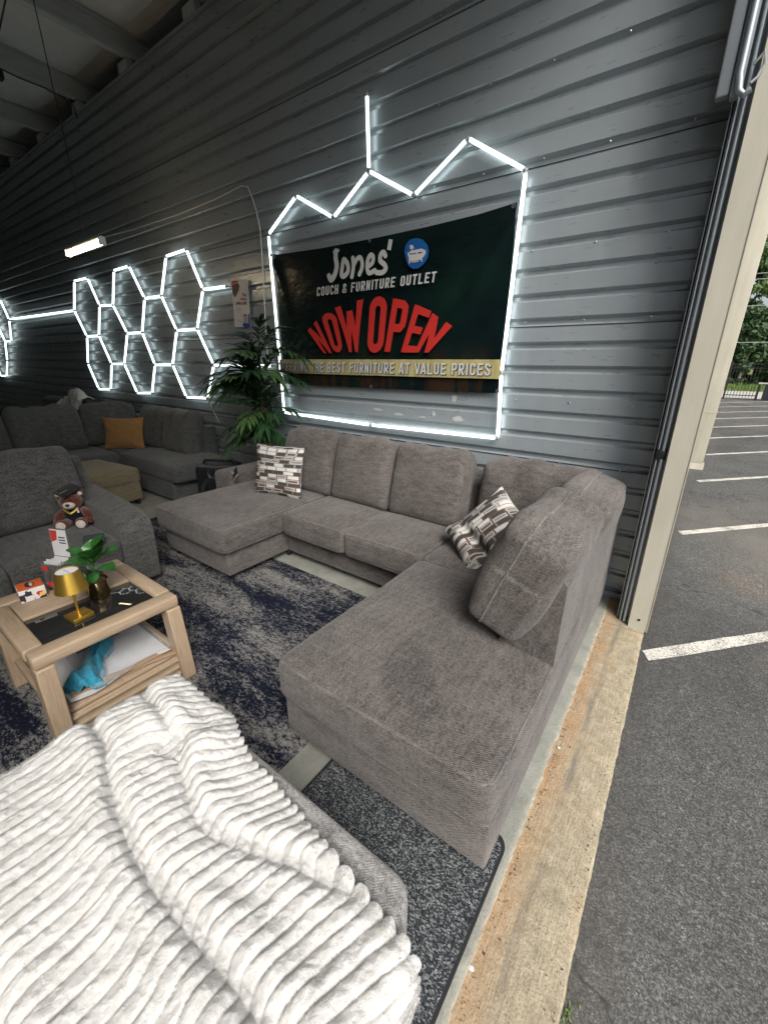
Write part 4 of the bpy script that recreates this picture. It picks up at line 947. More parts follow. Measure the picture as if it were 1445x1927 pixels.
for (x, w2, s) in ((-5.3, .62, 35), (-5.98, .62, 36)): backcush(bs, (x, 2.8, .72), w2, .56, .22, rx=R(-14), mat='far', pip='far', seed=s)
for (y, w2, s) in ((1.72, .78, 37), (.95, .75, 38), (.2, .75, 40)): backcush(bs, (-6.62, y, .75), w2, .6, .22, rx=R(-14), rz=R(90), mat='far', pip='far', seed=s)
backcush(bs, (-6.63, 2.46, .75), .66, .58, .2, rx=R(-14), rz=R(60), mat='far', pip='far', seed=39)
pillow('throw_pillow', 'mustard yellow pillow on the far slate sectional', (-6.12, 2.42, .67), .52, .42, .14, rx=R(-16), rz=R(40), mat='mustard', seed=4)
ol = thing('ottoman', 'olive velvet storage ottoman beside the far slate sectional', 'ottoman', (-5.42, 1.68, 0), R(6))
b = B(); b.rbox((0, 0, .17), (.86, .66, .22), .02); b.build('base', 'olive', ol)
seat(ol, -.44, .44, -.34, .34, .27, .435, 'olive', 'olive', seed=41, cr=.025); 
for sx_ in (-1, 1):
    for sy_ in (-1, 1):
        b = B(); b.box(sx_*.38-.02, sx_*.38+.02, sy_*.28-.02, sy_*.28+.02, 0, .06); b.build('foot', 'black', ol, smooth=False)
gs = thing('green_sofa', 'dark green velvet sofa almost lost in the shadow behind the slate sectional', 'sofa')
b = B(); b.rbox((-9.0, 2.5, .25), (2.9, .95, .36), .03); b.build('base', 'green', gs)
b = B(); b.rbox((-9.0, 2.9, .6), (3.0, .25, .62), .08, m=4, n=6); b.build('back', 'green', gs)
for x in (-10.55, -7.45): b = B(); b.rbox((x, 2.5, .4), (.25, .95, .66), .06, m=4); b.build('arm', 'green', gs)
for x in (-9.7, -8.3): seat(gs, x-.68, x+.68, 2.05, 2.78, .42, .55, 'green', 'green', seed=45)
tw = B(); n_ = 40; U, V = np.meshgrid(np.linspace(-1, 1, n_), np.linspace(0, 1, n_), indexing='ij')
P = np.stack([-8.7+.42*U+.12*V, 2.72+.3*(V-.3)+.02*np.sin(U*14), .96+.18*np.exp(-((U-.2)/.45)**2-((V-.5)/.35)**2)-.45*np.clip(.3-V, 0, 1)-.25*np.clip(V-.8, 0, 1)+.03*np.sin(U*11+V*6)+.04*(fbm(U*3, V*3, 61)-.45)], -1)
tw.grid(P); tag(tw.build('throw_blanket', 'throw', ang=180), 'crumpled cream throw over the back of the dark green sofa', 'blanket')

# ------------------------------------------------------------------ palm
pm = thing('palm_tree', 'tall artificial palm standing between the two sectionals', 'plant', (-3.62, 2.82, 0))
b = B(); b.lathe([(.1, 0), (.13, .22), (.135, .24), (.12, .24), (.11, .2), (0, .2)], 24); b.build('pot', 'black', pm)
b = B(); random.seed(11)
stems = [[(0, 0, .18), (.02, -.02, .7), (.0, -.03, 1.2), (.03, -.02, 1.72)], [(.03, .02, .18), (-.04, .02, .6), (-.03, .04, 1.0), (-.07, .02, 1.45)], [(-.03, -.02, .18), (.05, -.04, .6), (.08, -.05, 1.15)]]
for st in stems: b.tube(st, [.026, .023, .02, .012][:len(st)], 8)
b.build('trunk', 'bark', pm)
leaf = B(); lite = B()
def leaflet(b, p, d, L, wd, droop):
    d = d.normalized(); side = d.cross(Vector((0, 0, 1)));  side = side.normalized() if side.length > .01 else Vector((1, 0, 0)); nrm = side.cross(d)
    n_ = 5; P = np.zeros((n_+1, 3, 3))
    for i in range(n_+1):
        t = i/n_; c_ = p+d*L*t+Vector((0, 0, -droop*L*t*t)); ww = wd*math.sin(math.pi*min(1, .12+t*.88))**.7*(1 if t < 1 else 0)
        for k, sg in enumerate((-1, 0, 1)): q = c_+side*sg*ww+nrm*(abs(sg)*ww*.35); P[i, k] = q
    b.grid(P)
for k in range(74):
    st = random.choice(stems[:2] if k % 3 else stems); zt = random.uniform(.86, st[-1][2]+.02)
    p = Vector(st[0])
    for a_, c_ in zip(st[:-1], st[1:]):
        if a_[2] <= zt <= c_[2]: t = (zt-a_[2])/(c_[2]-a_[2]); p = Vector(a_).lerp(Vector(c_), t)
    if zt >= st[-1][2]: p = Vector(st[-1])
    az = random.uniform(0, 6.283) if k % 4 else random.uniform(3.6, 5.9); el = random.uniform(.1, 1.15) if zt > 1.0 else random.uniform(-.2, .6)
    L = random.uniform(.3, .52) if zt > 1 else random.uniform(.24, .36)
    d = Vector((math.cos(az)*math.cos(el), math.sin(az)*math.cos(el), math.sin(el)))
    if p.y+d.y*L > .2: d.y *= -.8
    tgt = lite if k % 5 == 0 else leaf
    pts = [p+d*L*t+Vector((0, 0, -.32*L*t*t)) for t in np.linspace(0, 1, 8)]
    leaf.tube(pts, [.005]*4+[.003]*4, 5)
    for i in range(2, 8):
        tdir = (pts[i]-pts[i-1]).normalized(); sd_ = tdir.cross(Vector((0, 0, 1))).normalized()
        for sg in (-1, 1):
            q = tdir*.75+sd_*sg*(.75-.05*i)+Vector((0, 0, random.uniform(-.15, .12))); leaflet(tgt, pts[i], q, random.uniform(.14, .23), .018, random.uniform(.15, .5))
    leaflet(tgt, pts[-1], pts[-1]-pts[-2], .22, .019, .3)
leaf.build('foliage', 'palm', pm, ang=60); lite.build('young_foliage', 'palmlight', pm, ang=60)

# ------------------------------------------------------------------ rug, mat
b = B(); b.rbox((-2.75, .7, .006), (3.36, 2.6, .012), .004); tag(b.build('rug', 'rug'), 'navy and grey distressed rug under the coffee table', 'rug')
b = B()
pl_ = []
for (cx_, cy_, a0) in ((-.25, 1.0, 0), (-.88, 1.0, 90), (-.88, -.7, 180), (-.25, -.7, 270)):
    for i in range(7): a = R(a0+15*i); pl_.append((cx_+.05*math.cos(a), cy_+.05*math.sin(a)))
mt = thing('floor_mat', 'dark speckled rubber-edged mat by the door sill', 'mat', (-.56, .15, 0))
b.prism([(x+.56, y-.15) for x, y in pl_], 2, .0025, .007); b.build('backing', 'rubber', mt, smooth=False)
b = B(); b.prism([((x+.56)*.97-.0, (y-.15)*.985) for x, y in pl_], 2, .0073, .012); b.build('pile', 'mat', mt, smooth=False)

# ------------------------------------------------------------------ coffee table
ct = thing('coffee_table', 'square pale oak coffee table with smoked glass in front', 'table')
def oak(name, cen, size, r=.008, mw=None, par=ct):
    b = B(); b.rbox(cen, size, r, mw); return b.build(name, 'oak', par, ang=50)
zt = .5
oak('top_rail', (-1.935, .535, zt-.03), (.085, .6, .06), .014)
oak('top_rail', (-2.53, .535, zt-.03), (.1, .6, .06), .012)
oak('top_rail', (-2.23, .266, zt-.03), (.5, .075, .058), .014); oak('top_rail', (-2.23, .803, zt-.03), (.5, .075, .058), .014)
oak('top_panel', (-2.372, .535, zt-.014), (.212, .46, .02), .004)
b = B(); b.rbox((-2.122, .535, zt-.02), (.285, .458, .008), .002); b.build('glass_pane', 'smoke', ct)
legp = []
for (x, y, sx_, sy_) in ((-1.925, .8, 1, 1), (-1.925, .27, 1, -1), (-2.535, .8, -1, 1), (-2.535, .27, -1, -1)):
    b = B(); b.prism([(x-.04, y-.034), (x+.04, y-.034), (x+.04, y+.034), (x-.04, y+.034)], 2, .012, zt-.0605)
    vs = b.v
    b.v = [(px+sx_*.018*(1-(pz-.012)/.43), py+sy_*.012*(1-(pz-.012)/.43), pz) for px, py, pz in vs]
    o_ = b.build('leg', 'oak', ct, ang=30); md = o_.modifiers.new('bevel', 'BEVEL'); md.width = .006; md.segments = 2
oak('shelf', (-2.23, .535, .158), (.62, .5, .018), .004)
oak('drawer_front', (-1.915, .535, .09), (.02, .485, .115), .004)
oak('drawer_moulding', (-1.9, .535, .135), (.02, .485, .018), .006); oak('drawer_moulding', (-1.9, .535, .09), (.02, .485, .02), .007); oak('drawer_moulding', (-1.9, .535, .05), (.022, .485, .024), .007)
oak('side_panel', (-2.23, .285, .09), (.56, .016, .14), .004); oak('side_panel', (-2.23, .785, .09), (.56, .016, .14), .004); oak('back_panel', (-2.54, .535, .09), (.016, .485, .14), .004)
oak('side_rail', (-2.23, .27, .165), (.56, .03, .028), .005); oak('side_rail', (-2.23, .80, .165), (.56, .03, .028), .005)
# gold lamp
lp = thing('table_lamp', 'small gold table lamp with a tapered metal shade', 'lamp', (-2.1, .475, zt-.0155), R(8))
b = B(); b.rbox((0, 0, .01), (.088, .088, .02), .003); b.build('base', 'goldlamp', lp)
b = B(); b.tube([(0, 0, .022), (0, 0, .235)], .006, 10); b.build('stem', 'goldlamp', lp)
b = B(); b.lathe([(.066, .15), (.046, .245), (.044, .245), (.064, .151), (.066, .15)], 40); b.build('shade', 'goldlamp', lp)
b = B(); b.lathe([(.0435, .238), (.0437, .24), (0, .24)], 32); tc = b.build('top_plate', 'whiteplastic', lp)
b = B()
for a in (-1, 0, 1): b.box(a*.019-.006, a*.019+.006, -.003, .003, .2403, .2409)
b.build('markings', 'greyp', tc, smooth=False)
# fig plant in gold pot
fp = thing('potted_plant', 'broad-leaved green plant in a mirrored gold pot on the table', 'plant', (-2.235, .61, zt-.0155))
b = B(); b.lathe([(.05, 0), (.057, .01), (.058, .105), (.06, .11), (.054, .11), (.053, .095), (0, .095)], 40); b.build('pot', 'goldpot', fp)
b = B(); b.lathe([(.053, .098), (.03, .103), (0, .105)], 24); b.build('soil', 'soil', fp); fp.scale = (.84, .84, .84)
b = B(); b.tube([(0, 0, .1), (.004, .0, .17), (0, .004, .25)], .006, 8); b.build('stem', 'palmlight', fp)
def broad(b, p, d, L, wd, upv, curl=.25):
    d = Vector(d).normalized(); side = d.cross(Vector(upv)).normalized(); nrm = side.cross(d); n_ = 10; P = np.zeros((n_+1, 7, 3))
    for i in range(n_+1):
        t = i/n_; ww = wd*(math.sin(math.pi*min(1, t**.8*.97+.02))**.6)*(.55+.6*t); c_ = Vector(p)+d*L*t+nrm*(-curl*L*t*t)
        for k in range(7):
            s = (k-3)/3; q = c_+side*s*ww+nrm*(abs(s)**1.4*ww*.35+.004*math.sin(t*14)*abs(s)); P[i, k] = q
    b.grid(P)
for (az, el, z, L, wd) in ((40, 42, .2, .19, .062), (70, 70, .22, .17, .066), (125, 62, .2, .16, .06), (-20, 14, .16, .17, .03), (165, 30, .18, .15, .055), (215, 25, .19, .14, .058), (250, 60, .21, .14, .055), (290, 30, .15, .12, .045), (0, 58, .22, .16, .06), (20, 20, .17, .15, .05)):
    a, e_ = R(az), R(el); b = B(); d = (math.cos(a)*math.cos(e_), math.sin(a)*math.cos(e_), math.sin(e_))
    b.tube([(0, 0, z-.02), (d[0]*.03, d[1]*.03, z+d[2]*.03)], .003, 6); broad(b, (d[0]*.03, d[1]*.03, z+d[2]*.03), d, L*.86, wd*1.3, (0, 0, 1) if el < 60 else (-d[0], -d[1], .4)); b.build('leaf', 'fig', fp, ang=120)
# acrylic leaflet holder with sign
sg_ = thing('sign_holder', 'clear acrylic sign holder with leaflets on the table', 'sign', (-2.46, .53, zt-.004), R(24))
b = B(); b.rbox((-.0, .03, .155), (.105, .004, .31), .0015, T(rx=R(-4))); b.build('back_plate', 'acrylic', sg_)
b = B(); b.box(-.05, .05, .0235, .0242, .16, .305, T(rx=R(-4))); pg = b.build('printed_sheet', 'paper', sg_, smooth=False)
b = B(); b.add([(-.048, .0228, .3), (-.005, .0228, .3), (-.012, .0228, .25), (-.048, .0228, .235)], [[0, 1, 2, 3]], None, T(rx=R(-4))); b.build('photo_print', 'red', pg, smooth=False)
b = B()
for k, z in enumerate((.262, .247, .232)): b.box(.0, .04, .0222, .0227, z, z+.006, T(rx=R(-4)))
b.build('lettering', 'ink', pg, smooth=False)
b = B(); b.rbox((0, -.045, .075), (.105, .003, .15), .001); b.rbox((-.051, -.012, .075), (.003, .063, .15), .001); b.rbox((.051, -.012, .075), (.003, .063, .15), .001); b.rbox((0, -.01, .002), (.105, .07, .004), .001); b.build('tray', 'acrylic', sg_)
b = B()
for k in range(5): b.box(-.045, .045, -.035+k*.011, -.0335+k*.011, .006, .155+.006*math.sin(k*2), T(rx=R(-2-k)))
b.build('leaflets', 'paper', sg_, smooth=False)
b = B(); b.box(-.04, .04, -.0466, -.0462, .02, .05); b.box(-.045, -.01, -.0466, -.0462, .11, .14); b.build('leaflet_print', 'red', sg_, smooth=False)
# tissue box
tb = thing('tissue_box', 'colourful patchwork tissue box on the left of the table', 'tissue box', (-2.47, .40, zt-.0035), R(-6))
b = B(); b.rbox((0, 0, .0375), (.12, .12, .075), .003); b.build('carton', 'patch', tb)
b = B(); b.rbox((0, 0, .0765), (.116, .116, .002), .001); b.build('top_panel', 'orange', tb)
b = B(); b.ell((0, 0, .0785), (.04, .022, .0016)); b.build('opening', 'ink', tb); tb.scale = (.85, .85, .85)
b = B(); b.ell((0.01, .006, .083), (.026, .01, .008)); b.build('tissue', 'greyp', tb)
b = B(); b.tube([(-2.40, .5, zt+.0005), (-2.345, .535, zt+.0005)], .0035, 6); tag(b.build('pen', 'navyp'), 'thin dark blue pen lying on the wooden table top', 'pen')
cdh = thing('card_holder', 'white card holder standing behind the potted plant', 'card holder', (-2.42, .66, zt-.004), R(15))
b = B(); b.rbox((0, 0, .03), (.07, .05, .06), .003); b.build('tray', 'acrylic', cdh)
b = B()
for k in range(6): b.box(-.03, .03, -.02+k*.007, -.018+k*.007, .006, .085, T(rx=R(-8)))
b.build('cards', 'paper', cdh, smooth=False)
b = B(); b.rbox((-2.37, .53, zt+.006), (.05, .05, .012), .004); tag(b.build('orange_packet', 'orange'), 'small orange packet lying behind the gold lamp', 'packet')
# lower shelf: plastic sheets, cardboard, blue cloth, dark box, pink box
sh2 = .168
b = B(); n_ = 26; U, V = np.meshgrid(np.linspace(0, 1, n_), np.linspace(0, 1, n_), indexing='ij')
P = np.stack([-2.47+.53*U+.02*np.sin(V*7), .32+.44*V, sh2+.02+.012*(fbm(U*4, V*4, 71)-.45)+.006*V], -1); b.grid(P)
tag(b.build('foam_sheet', 'paper', ang=120), 'white packing sheets on the lower table shelf', 'packing sheet')
b = B(); P2 = P.copy(); P2[:, :, 0] += .025; P2[:, :, 1] = .40+.37*V; P2[:, :, 2] += .022+.02*fbm(U*7, V*5, 73); b.grid(P2); tag(b.build('plastic_film', 'film', ang=120), 'crinkled clear plastic film over the packing sheets', 'film')
b = B()
for k, (a, sx_) in enumerate(((R(84), .46), (R(78), .4), (R(91), .34))): b.rbox((0, 0, 0), (sx_, .03, .004), .001, T((-1.955+.004*k, .56+.03*k, sh2+.012+.008*k), 0, R(3), a))
tag(b.build('cardboard_strips', 'card'), 'torn cardboard strips along the front of the lower shelf', 'cardboard')
b = B(); n_ = 44; U, V = np.meshgrid(np.linspace(0, 1, n_), np.linspace(-1, 1, n_), indexing='ij')
cxp = np.interp(U, [0, .3, .6, 1], [-1.955, -2.01, -2.1, -2.25]); cyp = np.interp(U, [0, .3, .6, 1], [.375, .40, .475, .585])
wd = np.interp(U, [0, .12, .4, .65, .9, 1], [.05, .1, .075, .04, .05, .03])*(1+.35*(fbm(U*9, V*0, 77)-.45))
P = np.stack([cxp+.62*V*wd, cyp+.78*V*wd, sh2+.03+np.interp(U, [0, .25, .6, 1], [.015, .05, .06, .075])*np.clip(1-np.abs(V)**3, 0, 1)+.04*(fbm(U*6, V*2.5, 75)-.4)+.014*np.sin(U*15+V*6)*np.clip(1-V*V, 0, 1)], -1); b.grid(P)
tag(b.build('blue_cloth', 'teal', ang=180), 'crumpled turquoise cloth on the lower table shelf', 'cloth')
b = B(); b.rbox((-2.36, .56, sh2+.05), (.16, .2, .05), .004, None); tag(b.build('dark_box', 'navyp'), 'flat dark box at the back of the lower shelf', 'box')
b = B(); b.rbox((-2.33, .72, sh2+.06), (.05, .06, .075), .004); tag(b.build('pink_box', 'red'), 'small red box at the back of the lower shelf', 'box')
bk = B(); bk.box(-.06, .06, -.002, .002, 0, .07, T((-3.0, .86, .47), R(-50), 0, R(60))); tag(bk.build('brochure', 'ink'), 'dark folded brochure on the loveseat seat behind the plant', 'brochure')

# ------------------------------------------------------------------ foreground ottoman with the fur blanket
ot = thing('bench_ottoman', 'long light grey ottoman in the foreground half covered by the blanket', 'ottoman')
OX0, OX1, OY0, OY1, OZ = -1.43, -.285, -.07, .545, .425
pl_ = []
for (cx_, cy_, a0, r_) in ((OX1-.07, OY1-.07, 0, .07), (OX0+.07, OY1-.07, 90, .07), (OX0+.07, OY0+.07, 180, .07), (OX1-.07, OY0+.07, 270, .07)):
    for i in range(9): a = R(a0+90*i/8); pl_.append((cx_+r_*math.cos(a), cy_+r_*math.sin(a)))
b = B(); b.prism(pl_, 2, .03, OZ); o_ = b.build('body', 'ott', ot, ang=40); md = o_.modifiers.new('bevel', 'BEVEL'); md.width = .018; md.segments = 4; md.limit_method = 'ANGLE'; md.angle_limit = R(60)
for (x, y) in ((OX0+.1, OY0+.08), (OX1-.1, OY0+.08), (OX0+.1, OY1-.08), (OX1-.1, OY1-.08)):
    b = B(); b.box(x-.025, x+.025, y-.025, y+.025, .012, .03); b.build('foot', 'black', ot, smooth=False)

def drape(t, lo, hi, r):
    ov_h = np.maximum(t-hi, 0); ov_l = np.maximum(lo-t, 0); ov = np.maximum(ov_h, ov_l); sg = np.where(ov_h > 0, 1, -1)
    a = np.minimum(ov/r, math.pi/2); pos = np.clip(t, lo, hi)+sg*r*np.sin(a); z = -(r*(1-np.cos(a)))-np.maximum(ov-r*math.pi/2, 0)
    return pos, z
NU, NV = 640, 380
u = np.linspace(0, 1, NU); v = np.linspace(0, 1, NV); U, V = np.meshgrid(u, v, indexing='ij')
SX = -1.60+1.52*U                                     # cloth coordinate along the bench
yf = np.interp(SX, [-1.7, -1.21, -1.134, -1.06, -1.0, -.9, -.684, -.456, -.365, -.235, 0], [.57, .57, .6, .575, .545, .515, .49, .46, .45, .43, .4])
pitch = .0385
def rib_phase(x, y):
    wob = .012*(fbm(x*6, y*0+3, 80, 2)-.4)
    y1 = np.interp(x, [-1.6, -1.35, -1.23, -1.0, -.76, -.48, -.2], [.22, .22, .212, .125, .118, .124, .13])+wob     # crest of the long roll
    y2 = np.interp(x, [-1.6, -1.3, -1.116, -.85, -.656, -.5, -.2], [.27, .26, .205, .168, .178, .182, .18])+wob     # deep valley right of it
    y3 = np.interp(x, [-1.4, -1.166, -.98, -.875, -.774, -.568, -.41, -.2], [.44, .41, .35, .318, .32, .394, .43, .44])+wob
    s = .97*x-.07*np.minimum(y, y2)-.33*np.maximum(y-y2, 0)-.25*np.maximum(y-.33, 0)*np.clip((-.5-x)/.3, 0, 1)
    s = s+.017*np.tanh((y-y2)/.016)+.006*np.tanh((y-y1+.03)/.02)+.022*np.tanh((y-y3)/.02)*np.clip((-.33-x)/.15, 0, 1)
    s = s+.016*(fbm(x*5, y*6, 81, 3)-.45)+.055*(fbm(x*1.6+4, y*2.2, 82, 2)-.4)
    return s/pitch, y1, y2, y3
SYraw = -.30+(yf+.30)*V
phr, _, _, _ = rib_phase(SX, SYraw)
fr = phr-np.floor(phr); rib = np.sqrt(np.clip(1-(2*fr-1)**2, 0, 1))
SY = SYraw+V**12*(.018*(rib-.6)+.014*(fbm(SX*14, SX*0, 83, 2)-.4))      # scalloped far edge
phr, y1, y2, y3 = rib_phase(SX, SY); fr = phr-np.floor(phr); rib = np.sqrt(np.clip(1-(2*fr-1)**2, 0, 1))**.8
X, zx = drape(SX, -1.40, -.272, .05); Y, zy = drape(SY, -.055, .535, .05)
def gs_(d, w): return np.exp(-(d/w)**2)
clump = fbm(SX*30, SY*30, 84, 3)-.45; cl2 = vnoise(SX*95, SY*95, 87)-.5
k3 = np.clip((-.33-SX)/.15, 0, 1); lv_ = .75+.5*(fbm(SX*7, SY*0, 79, 2)-.4)
dA = SY-y1; roll = np.exp(-np.where(dA < 0, (dA/.07)**2, (dA/.042)**2))
hgt = .03*roll*lv_-.022*gs_(SY-y2, .018)+.014*gs_(SY-(y2+.055), .045)
hgt += k3*(-.018*gs_(SY-y3, .018)+.016*gs_(SY-(y3+.045), .04)+.01*gs_(SY-(y3-.05), .035))
hgt += -.06*gs_(SX+1.12, .035)*gs_(SY-.385, .04)+.045*gs_(SX+1.25, .08)*gs_(SY-.40, .09)+.035*gs_(SX+1.03, .05)*gs_(SY-.46, .06)
hgt += .03*(fbm(SX*2.6, SY*3.2, 88, 2)-.4)
Z = OZ+.02+zx+zy+np.maximum(hgt, -.008)+.0150*rib*(.8+.5*(fbm(SX*9, SY*5, 96, 2)-.35))+.016*clump*rib+.0032*cl2
top = np.stack([X+.006*clump, Y+.006*(vnoise(SX*50, SY*50, 89)-.5)+.010*roll*(rib-.5), np.maximum(Z, .02)], -1)
hx_ = np.clip((-zx)/.05, 0, 1); hy_ = np.clip((-zy)/.05, 0, 1); amp = .017*rib+.006*clump
top[:, :, 0] += hx_*amp*np.where(SX > -.8, 1, -1); top[:, :, 1] += hy_*amp*np.where(SY > .2, 1, -1)
top[:, :, 2] = np.maximum(top[:, :, 2], .03)
nv = NU*NV; idx = np.arange(nv).reshape(NU, NV)
quads = np.stack([idx[:-1, :-1], idx[1:, :-1], idx[1:, 1:], idx[:-1, 1:]], -1).reshape(-1, 4)
verts = top.reshape(-1, 3)
# short fur tufts standing on the ribs
du = np.gradient(top, axis=0); dv_ = np.gradient(top, axis=1); nr = np.cross(du, dv_); nr /= (np.linalg.norm(nr, axis=-1, keepdims=True)+1e-9)
rng = np.random.default_rng(5); NF = 160000
iu = rng.integers(0, NU-1, NF); iv = rng.integers(0, NV-1, NF)
edge_ = (iv > NV*.955) | (iu > NU*.93) | (iu < NU*.12); keep = (rng.random(NF) < .2+.8*rib[iu, iv]) & edge_; iu, iv = iu[keep], iv[keep]; NF = len(iu)
p = top[iu, iv]+rng.normal(0, .0008, (NF, 3)); nn = nr[iu, iv]
flow = np.stack([.5*(fbm(p[:, 0]*9, p[:, 1]*9, 91, 2)-.4)*3, -.45+1.6*(fbm(p[:, 0]*9, p[:, 1]*9, 92, 2)-.4), -.25*np.ones(NF)], -1)
d = nn+.75*flow+rng.normal(0, .22, (NF, 3)); d /= np.linalg.norm(d, axis=1, keepdims=True)
Lf = rng.uniform(.003, .0055, NF)[:, None]; sd_ = np.cross(d, rng.normal(0, 1, (NF, 3))); sd_ /= np.linalg.norm(sd_, axis=1, keepdims=True)
wv = rng.uniform(.0005, .0009, NF)[:, None]
ta, tb_, tc_ = p-sd_*wv-nn*.001, p+sd_*wv-nn*.001, p+d*Lf
flip = np.einsum('ij,ij->i', np.cross(tb_-ta, tc_-ta), nn) < 0; ta[flip], tb_[flip] = tb_[flip].copy(), ta[flip].copy()
tri = np.concatenate([ta, tb_, tc_], 0)
allv = np.concatenate([verts, tri], 0)
tris = np.stack([nv+np.arange(NF), nv+NF+np.arange(NF), nv+2*NF+np.arange(NF)], -1)
me = bpy.data.meshes.new('fur_blanket'); me.vertices.add(len(allv)); me.vertices.foreach_set('co', allv.astype(np.float32).ravel())
nl = quads.size+tris.size; me.loops.add(nl); me.loops.foreach_set('vertex_index', np.concatenate([quads.ravel(), tris.ravel()]).astype(np.int32))
npol = len(quads)+len(tris); me.polygons.add(npol)
me.polygons.foreach_set('loop_start', np.concatenate([np.arange(len(quads))*4, quads.size+np.arange(len(tris))*3]).astype(np.int32))
me.polygons.foreach_set('use_smooth', np.ones(npol, bool)); me.update(calc_edges=True); me.materials.append(MT['fur'])
o_ = bpy.data.objects.new('fur_blanket', me); COL.objects.link(o_); tag(o_, 'white ribbed faux fur blanket thrown over the foreground ottoman', 'blanket')

# ------------------------------------------------------------------ small bits on the sill
for (x, y, r_, nm, lab) in ((-.158, 1.56, .008, 'pebble', 'white pebble lying on the door sill near the chaise'), (-.18, 1.24, .007, 'pebble', 'grey stone chip at the edge of the door sill'), (-.17, .67, .009, 'pebble', 'flat grey chip on the near end of the door sill')):
    b = B(); b.ell((x, y, -.008), (r_, r_*.8, r_*.6), 9, 6, fn=lambda q: [q[0]*(1+.2*math.sin(q[1]*900)), q[1], q[2]]); tag(b.build(nm, 'pebble', ang=20), lab, 'pebble')
b = B(); random.seed(8)
for k in range(520):
    y = random.uniform(.3, 2.6); x = -.168+abs(random.gauss(0, .016)) if k % 3 else .05-abs(random.gauss(0, .02)); sz = random.uniform(.0012, .0038)*(1.8 if k % 17 == 0 else 1); a = random.uniform(0, 6.28)
    dx, dy = sz*math.cos(a), sz*math.sin(a); z = -.0105; b.add([(x-dx, y-dy, z), (x+dy*.6, y-dx*.6, z+sz*.5), (x+dx, y+dy, z), (x-dy*.5, y+dx*.5, z+sz*.3)], [[0, 1, 2, 3]])
tag(b.build('grit', 'bark', smooth=False), kind='stuff')
b = B(); random.seed(4)
for k in range(40):
    a = random.uniform(0, 6.28); p = Vector((.072+random.gauss(0, .012), .745+random.gauss(0, .02), -.03)); dd = Vector((math.cos(a)*.5, math.sin(a)*.5, 1)).normalized(); leaflet(b, p, dd, random.uniform(.012, .03), .0016, .5)
tag(b.build('weed', 'blade'), 'small weed tuft growing at the outer edge of the door sill', 'weed')

# ------------------------------------------------------------------ fence, gate, trees, wires
def fence(x0, x1, y, label, post_ends=True):
    f = thing('metal_fence', label, 'fence', (x0, y, -.03)); L = x1-x0; b = B()
    n_ = int(L/.115)
    for i in range(n_+1): b = B(); b.box(i*.115-.009, i*.115+.009, -.009, .009, .08, 1.58); b.build('picket', 'fence', f, smooth=False)
    for z in (.17, 1.38, 1.56): b = B(); b.box(0, L, -.018, .018, z, z+.035); b.build('rail', 'fence', f, smooth=False)
    k = 0
    while k*2.4 <= L+.01:
        b = B(); b.box(k*2.4-.035, k*2.4+.035, -.035, .035, 0, 1.66); b.build('post', 'fence', f, smooth=False); k += 1
    return f
fence(1.15, 2.3, 26, 'black metal gate leaf between the building and the opener post'); fence(2.75, 12.35, 26, 'long black metal fence running right from the opener post'); 
gp = thing('gate_opener', 'black gate opener post with a pale top at the fence', 'gate opener', (2.5, 25.9, -.03))
b = B(); b.box(.02, .2, -.1, .1, 0, .72); b.build('post', 'fence', gp, smooth=False)
b = B(); b.box(-.22, -.14, -.08, .08, 0, .68); b.build('bracket', 'fence', gp, smooth=False)
b = B(); b.box(-.23, .21, -.1, .1, .725, .78); b.build('cover', 'road', gp, smooth=False)
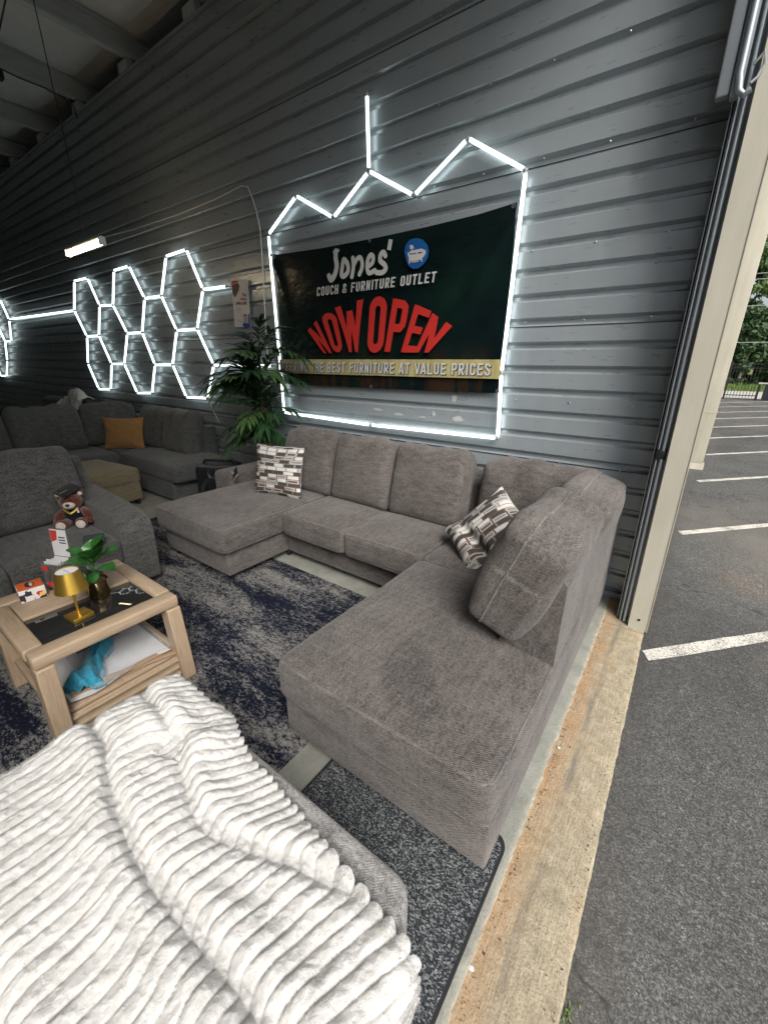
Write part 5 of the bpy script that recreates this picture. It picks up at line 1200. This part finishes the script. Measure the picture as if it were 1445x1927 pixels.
def tree(x, y, H, R_, label, mat, seed, name='broadleaf_tree', base=.03, n=66, per=250):
    rg = np.random.default_rng(seed); t = thing(name, label, 'tree', (x, y, .2), 0, 'trees beyond the fence')
    b = B(); tr = [(0, 0, 0), (rg.normal()*.1, rg.normal()*.1, H*.3), (rg.normal()*.25, rg.normal()*.25, H*.6), (rg.normal()*.3, rg.normal()*.3, H*.85)]
    b.tube(tr, [H*.022, H*.017, H*.011, H*.004], 8)
    cs = []
    for k in range(n):
        z = base+(1-base)*rg.random()**.85; rr_ = R_*(math.sin(math.pi*min(.98, .12+.84*(z-base)/(1-base)))**.7)*math.sqrt(rg.random()); a = rg.random()*6.283
        cs.append((rr_*math.cos(a), rr_*math.sin(a), z*H))
    for k in range(0, n, 4): c_ = cs[k]; b.tube([tuple(np.array(tr[1])*(.6)+np.array((0, 0, c_[2]*.35))), tuple(np.array(c_)*.6+np.array((0, 0, c_[2]*.2))), c_], [H*.007, H*.004, .01], 5)
    b.build('trunk', 'trunk', t)
    C_ = np.repeat(np.array(cs), per, 0); rad = np.repeat(rg.uniform(.35, .95, n), per)*R_*.36; d = rg.normal(0, 1, (n*per, 3)); d /= np.linalg.norm(d, axis=1, keepdims=True)
    p = C_+d*(rad*rg.random(n*per)**.45)[:, None]*np.array((1, 1, .8)); p[:, 2] = np.maximum(p[:, 2], .05)
    q1 = rg.normal(0, 1, (n*per, 3)); q1 /= np.linalg.norm(q1, axis=1, keepdims=True); q2 = np.cross(q1, rg.normal(0, 1, (n*per, 3))); q2 /= np.linalg.norm(q2, axis=1, keepdims=True)
    s = rg.uniform(.08, .17, n*per)[:, None]
    V_ = np.stack([p-q1*s*1.3, p+q2*s*.6, p+q1*s*1.3, p-q2*s*.6], 1).reshape(-1, 3)
    me = bpy.data.meshes.new('crown'); N_ = n*per; me.vertices.add(N_*4); me.vertices.foreach_set('co', V_.astype(np.float32).ravel()); me.loops.add(N_*4); me.loops.foreach_set('vertex_index', np.arange(N_*4, dtype=np.int32)); me.polygons.add(N_); me.polygons.foreach_set('loop_start', np.arange(N_, dtype=np.int32)*4); me.update(calc_edges=True); me.materials.append(MT[mat])
    o_ = bpy.data.objects.new('crown', me); COL.objects.link(o_); o_.parent = t
tree(1.1, 39, 9.0, 2.4, 'broad green tree rising just right of the tan downspout', 'leafA', 1)
tree(3.2, 40.5, 8.6, 2.3, 'bright green tree with a rounded top at the right edge', 'leafC', 2)
tree(2.2, 37.6, 4.6, 1.7, 'low dark tree behind the bare leaning trunk', 'leafB', 3, base=.02)
tree(.0, 37.8, 5.0, 1.7, 'dark bushy tree partly hidden by the tan downspout', 'leafB', 4, base=.02)
tree(4.2, 37.8, 4.8, 1.8, 'dark bushy tree at the right edge behind the fence', 'leafB', 5, base=.02)
tree(6.0, 40, 9.2, 2.8, 'large green tree right of the bright rounded one', 'leafA', 6)
tree(9.5, 40, 8.8, 3.0, 'large green tree far to the right behind the fence', 'leafC', 7)
tree(7.4, 38, 5.0, 2.0, 'dark low tree between the large trees on the right', 'leafB', 8, base=.02)
tree(-2.5, 40, 9.5, 2.8, 'large green tree behind the building', 'leafA', 9)
b = B(); b.tube([(2.12, 37, .1), (2.2, 36.95, 1.3), (2.33, 36.9, 2.3), (2.42, 36.9, 3.2)], [.1, .075, .05, .02], 7); b.tube([(2.22, 36.95, 1.5), (1.95, 36.9, 2.0)], [.03, .01], 5); b.tube([(2.25, 36.95, 1.6), (2.6, 36.9, 1.9)], [.03, .01], 5); b.tube([(2.35, 36.9, 2.5), (2.55, 36.9, 3.0)], [.025, .008], 5)
dt = thing('bare_tree', 'pale bare leaning trunk in front of the dark trees', 'tree', (0, 0, 0)); b.build('trunk', 'deadwood', dt)
for (z, dz, lab) in ((6.45, .06, 'topmost thin utility wire in front of the trees'), (6.15, .05, 'second thin utility wire just under the topmost one'), (4.75, .04, 'middle utility wire crossing the tree crowns'), (2.75, .03, 'lowest utility wire crossing in front of the bare trunk')):
    b = B(); b.tube([(-8+3*i, 34.5, z+dz*math.cos(i*.6)) for i in range(14)], .018, 5); tag(b.build('utility_wire', 'wire'), lab, 'wire', 'utility wires beyond the fence')
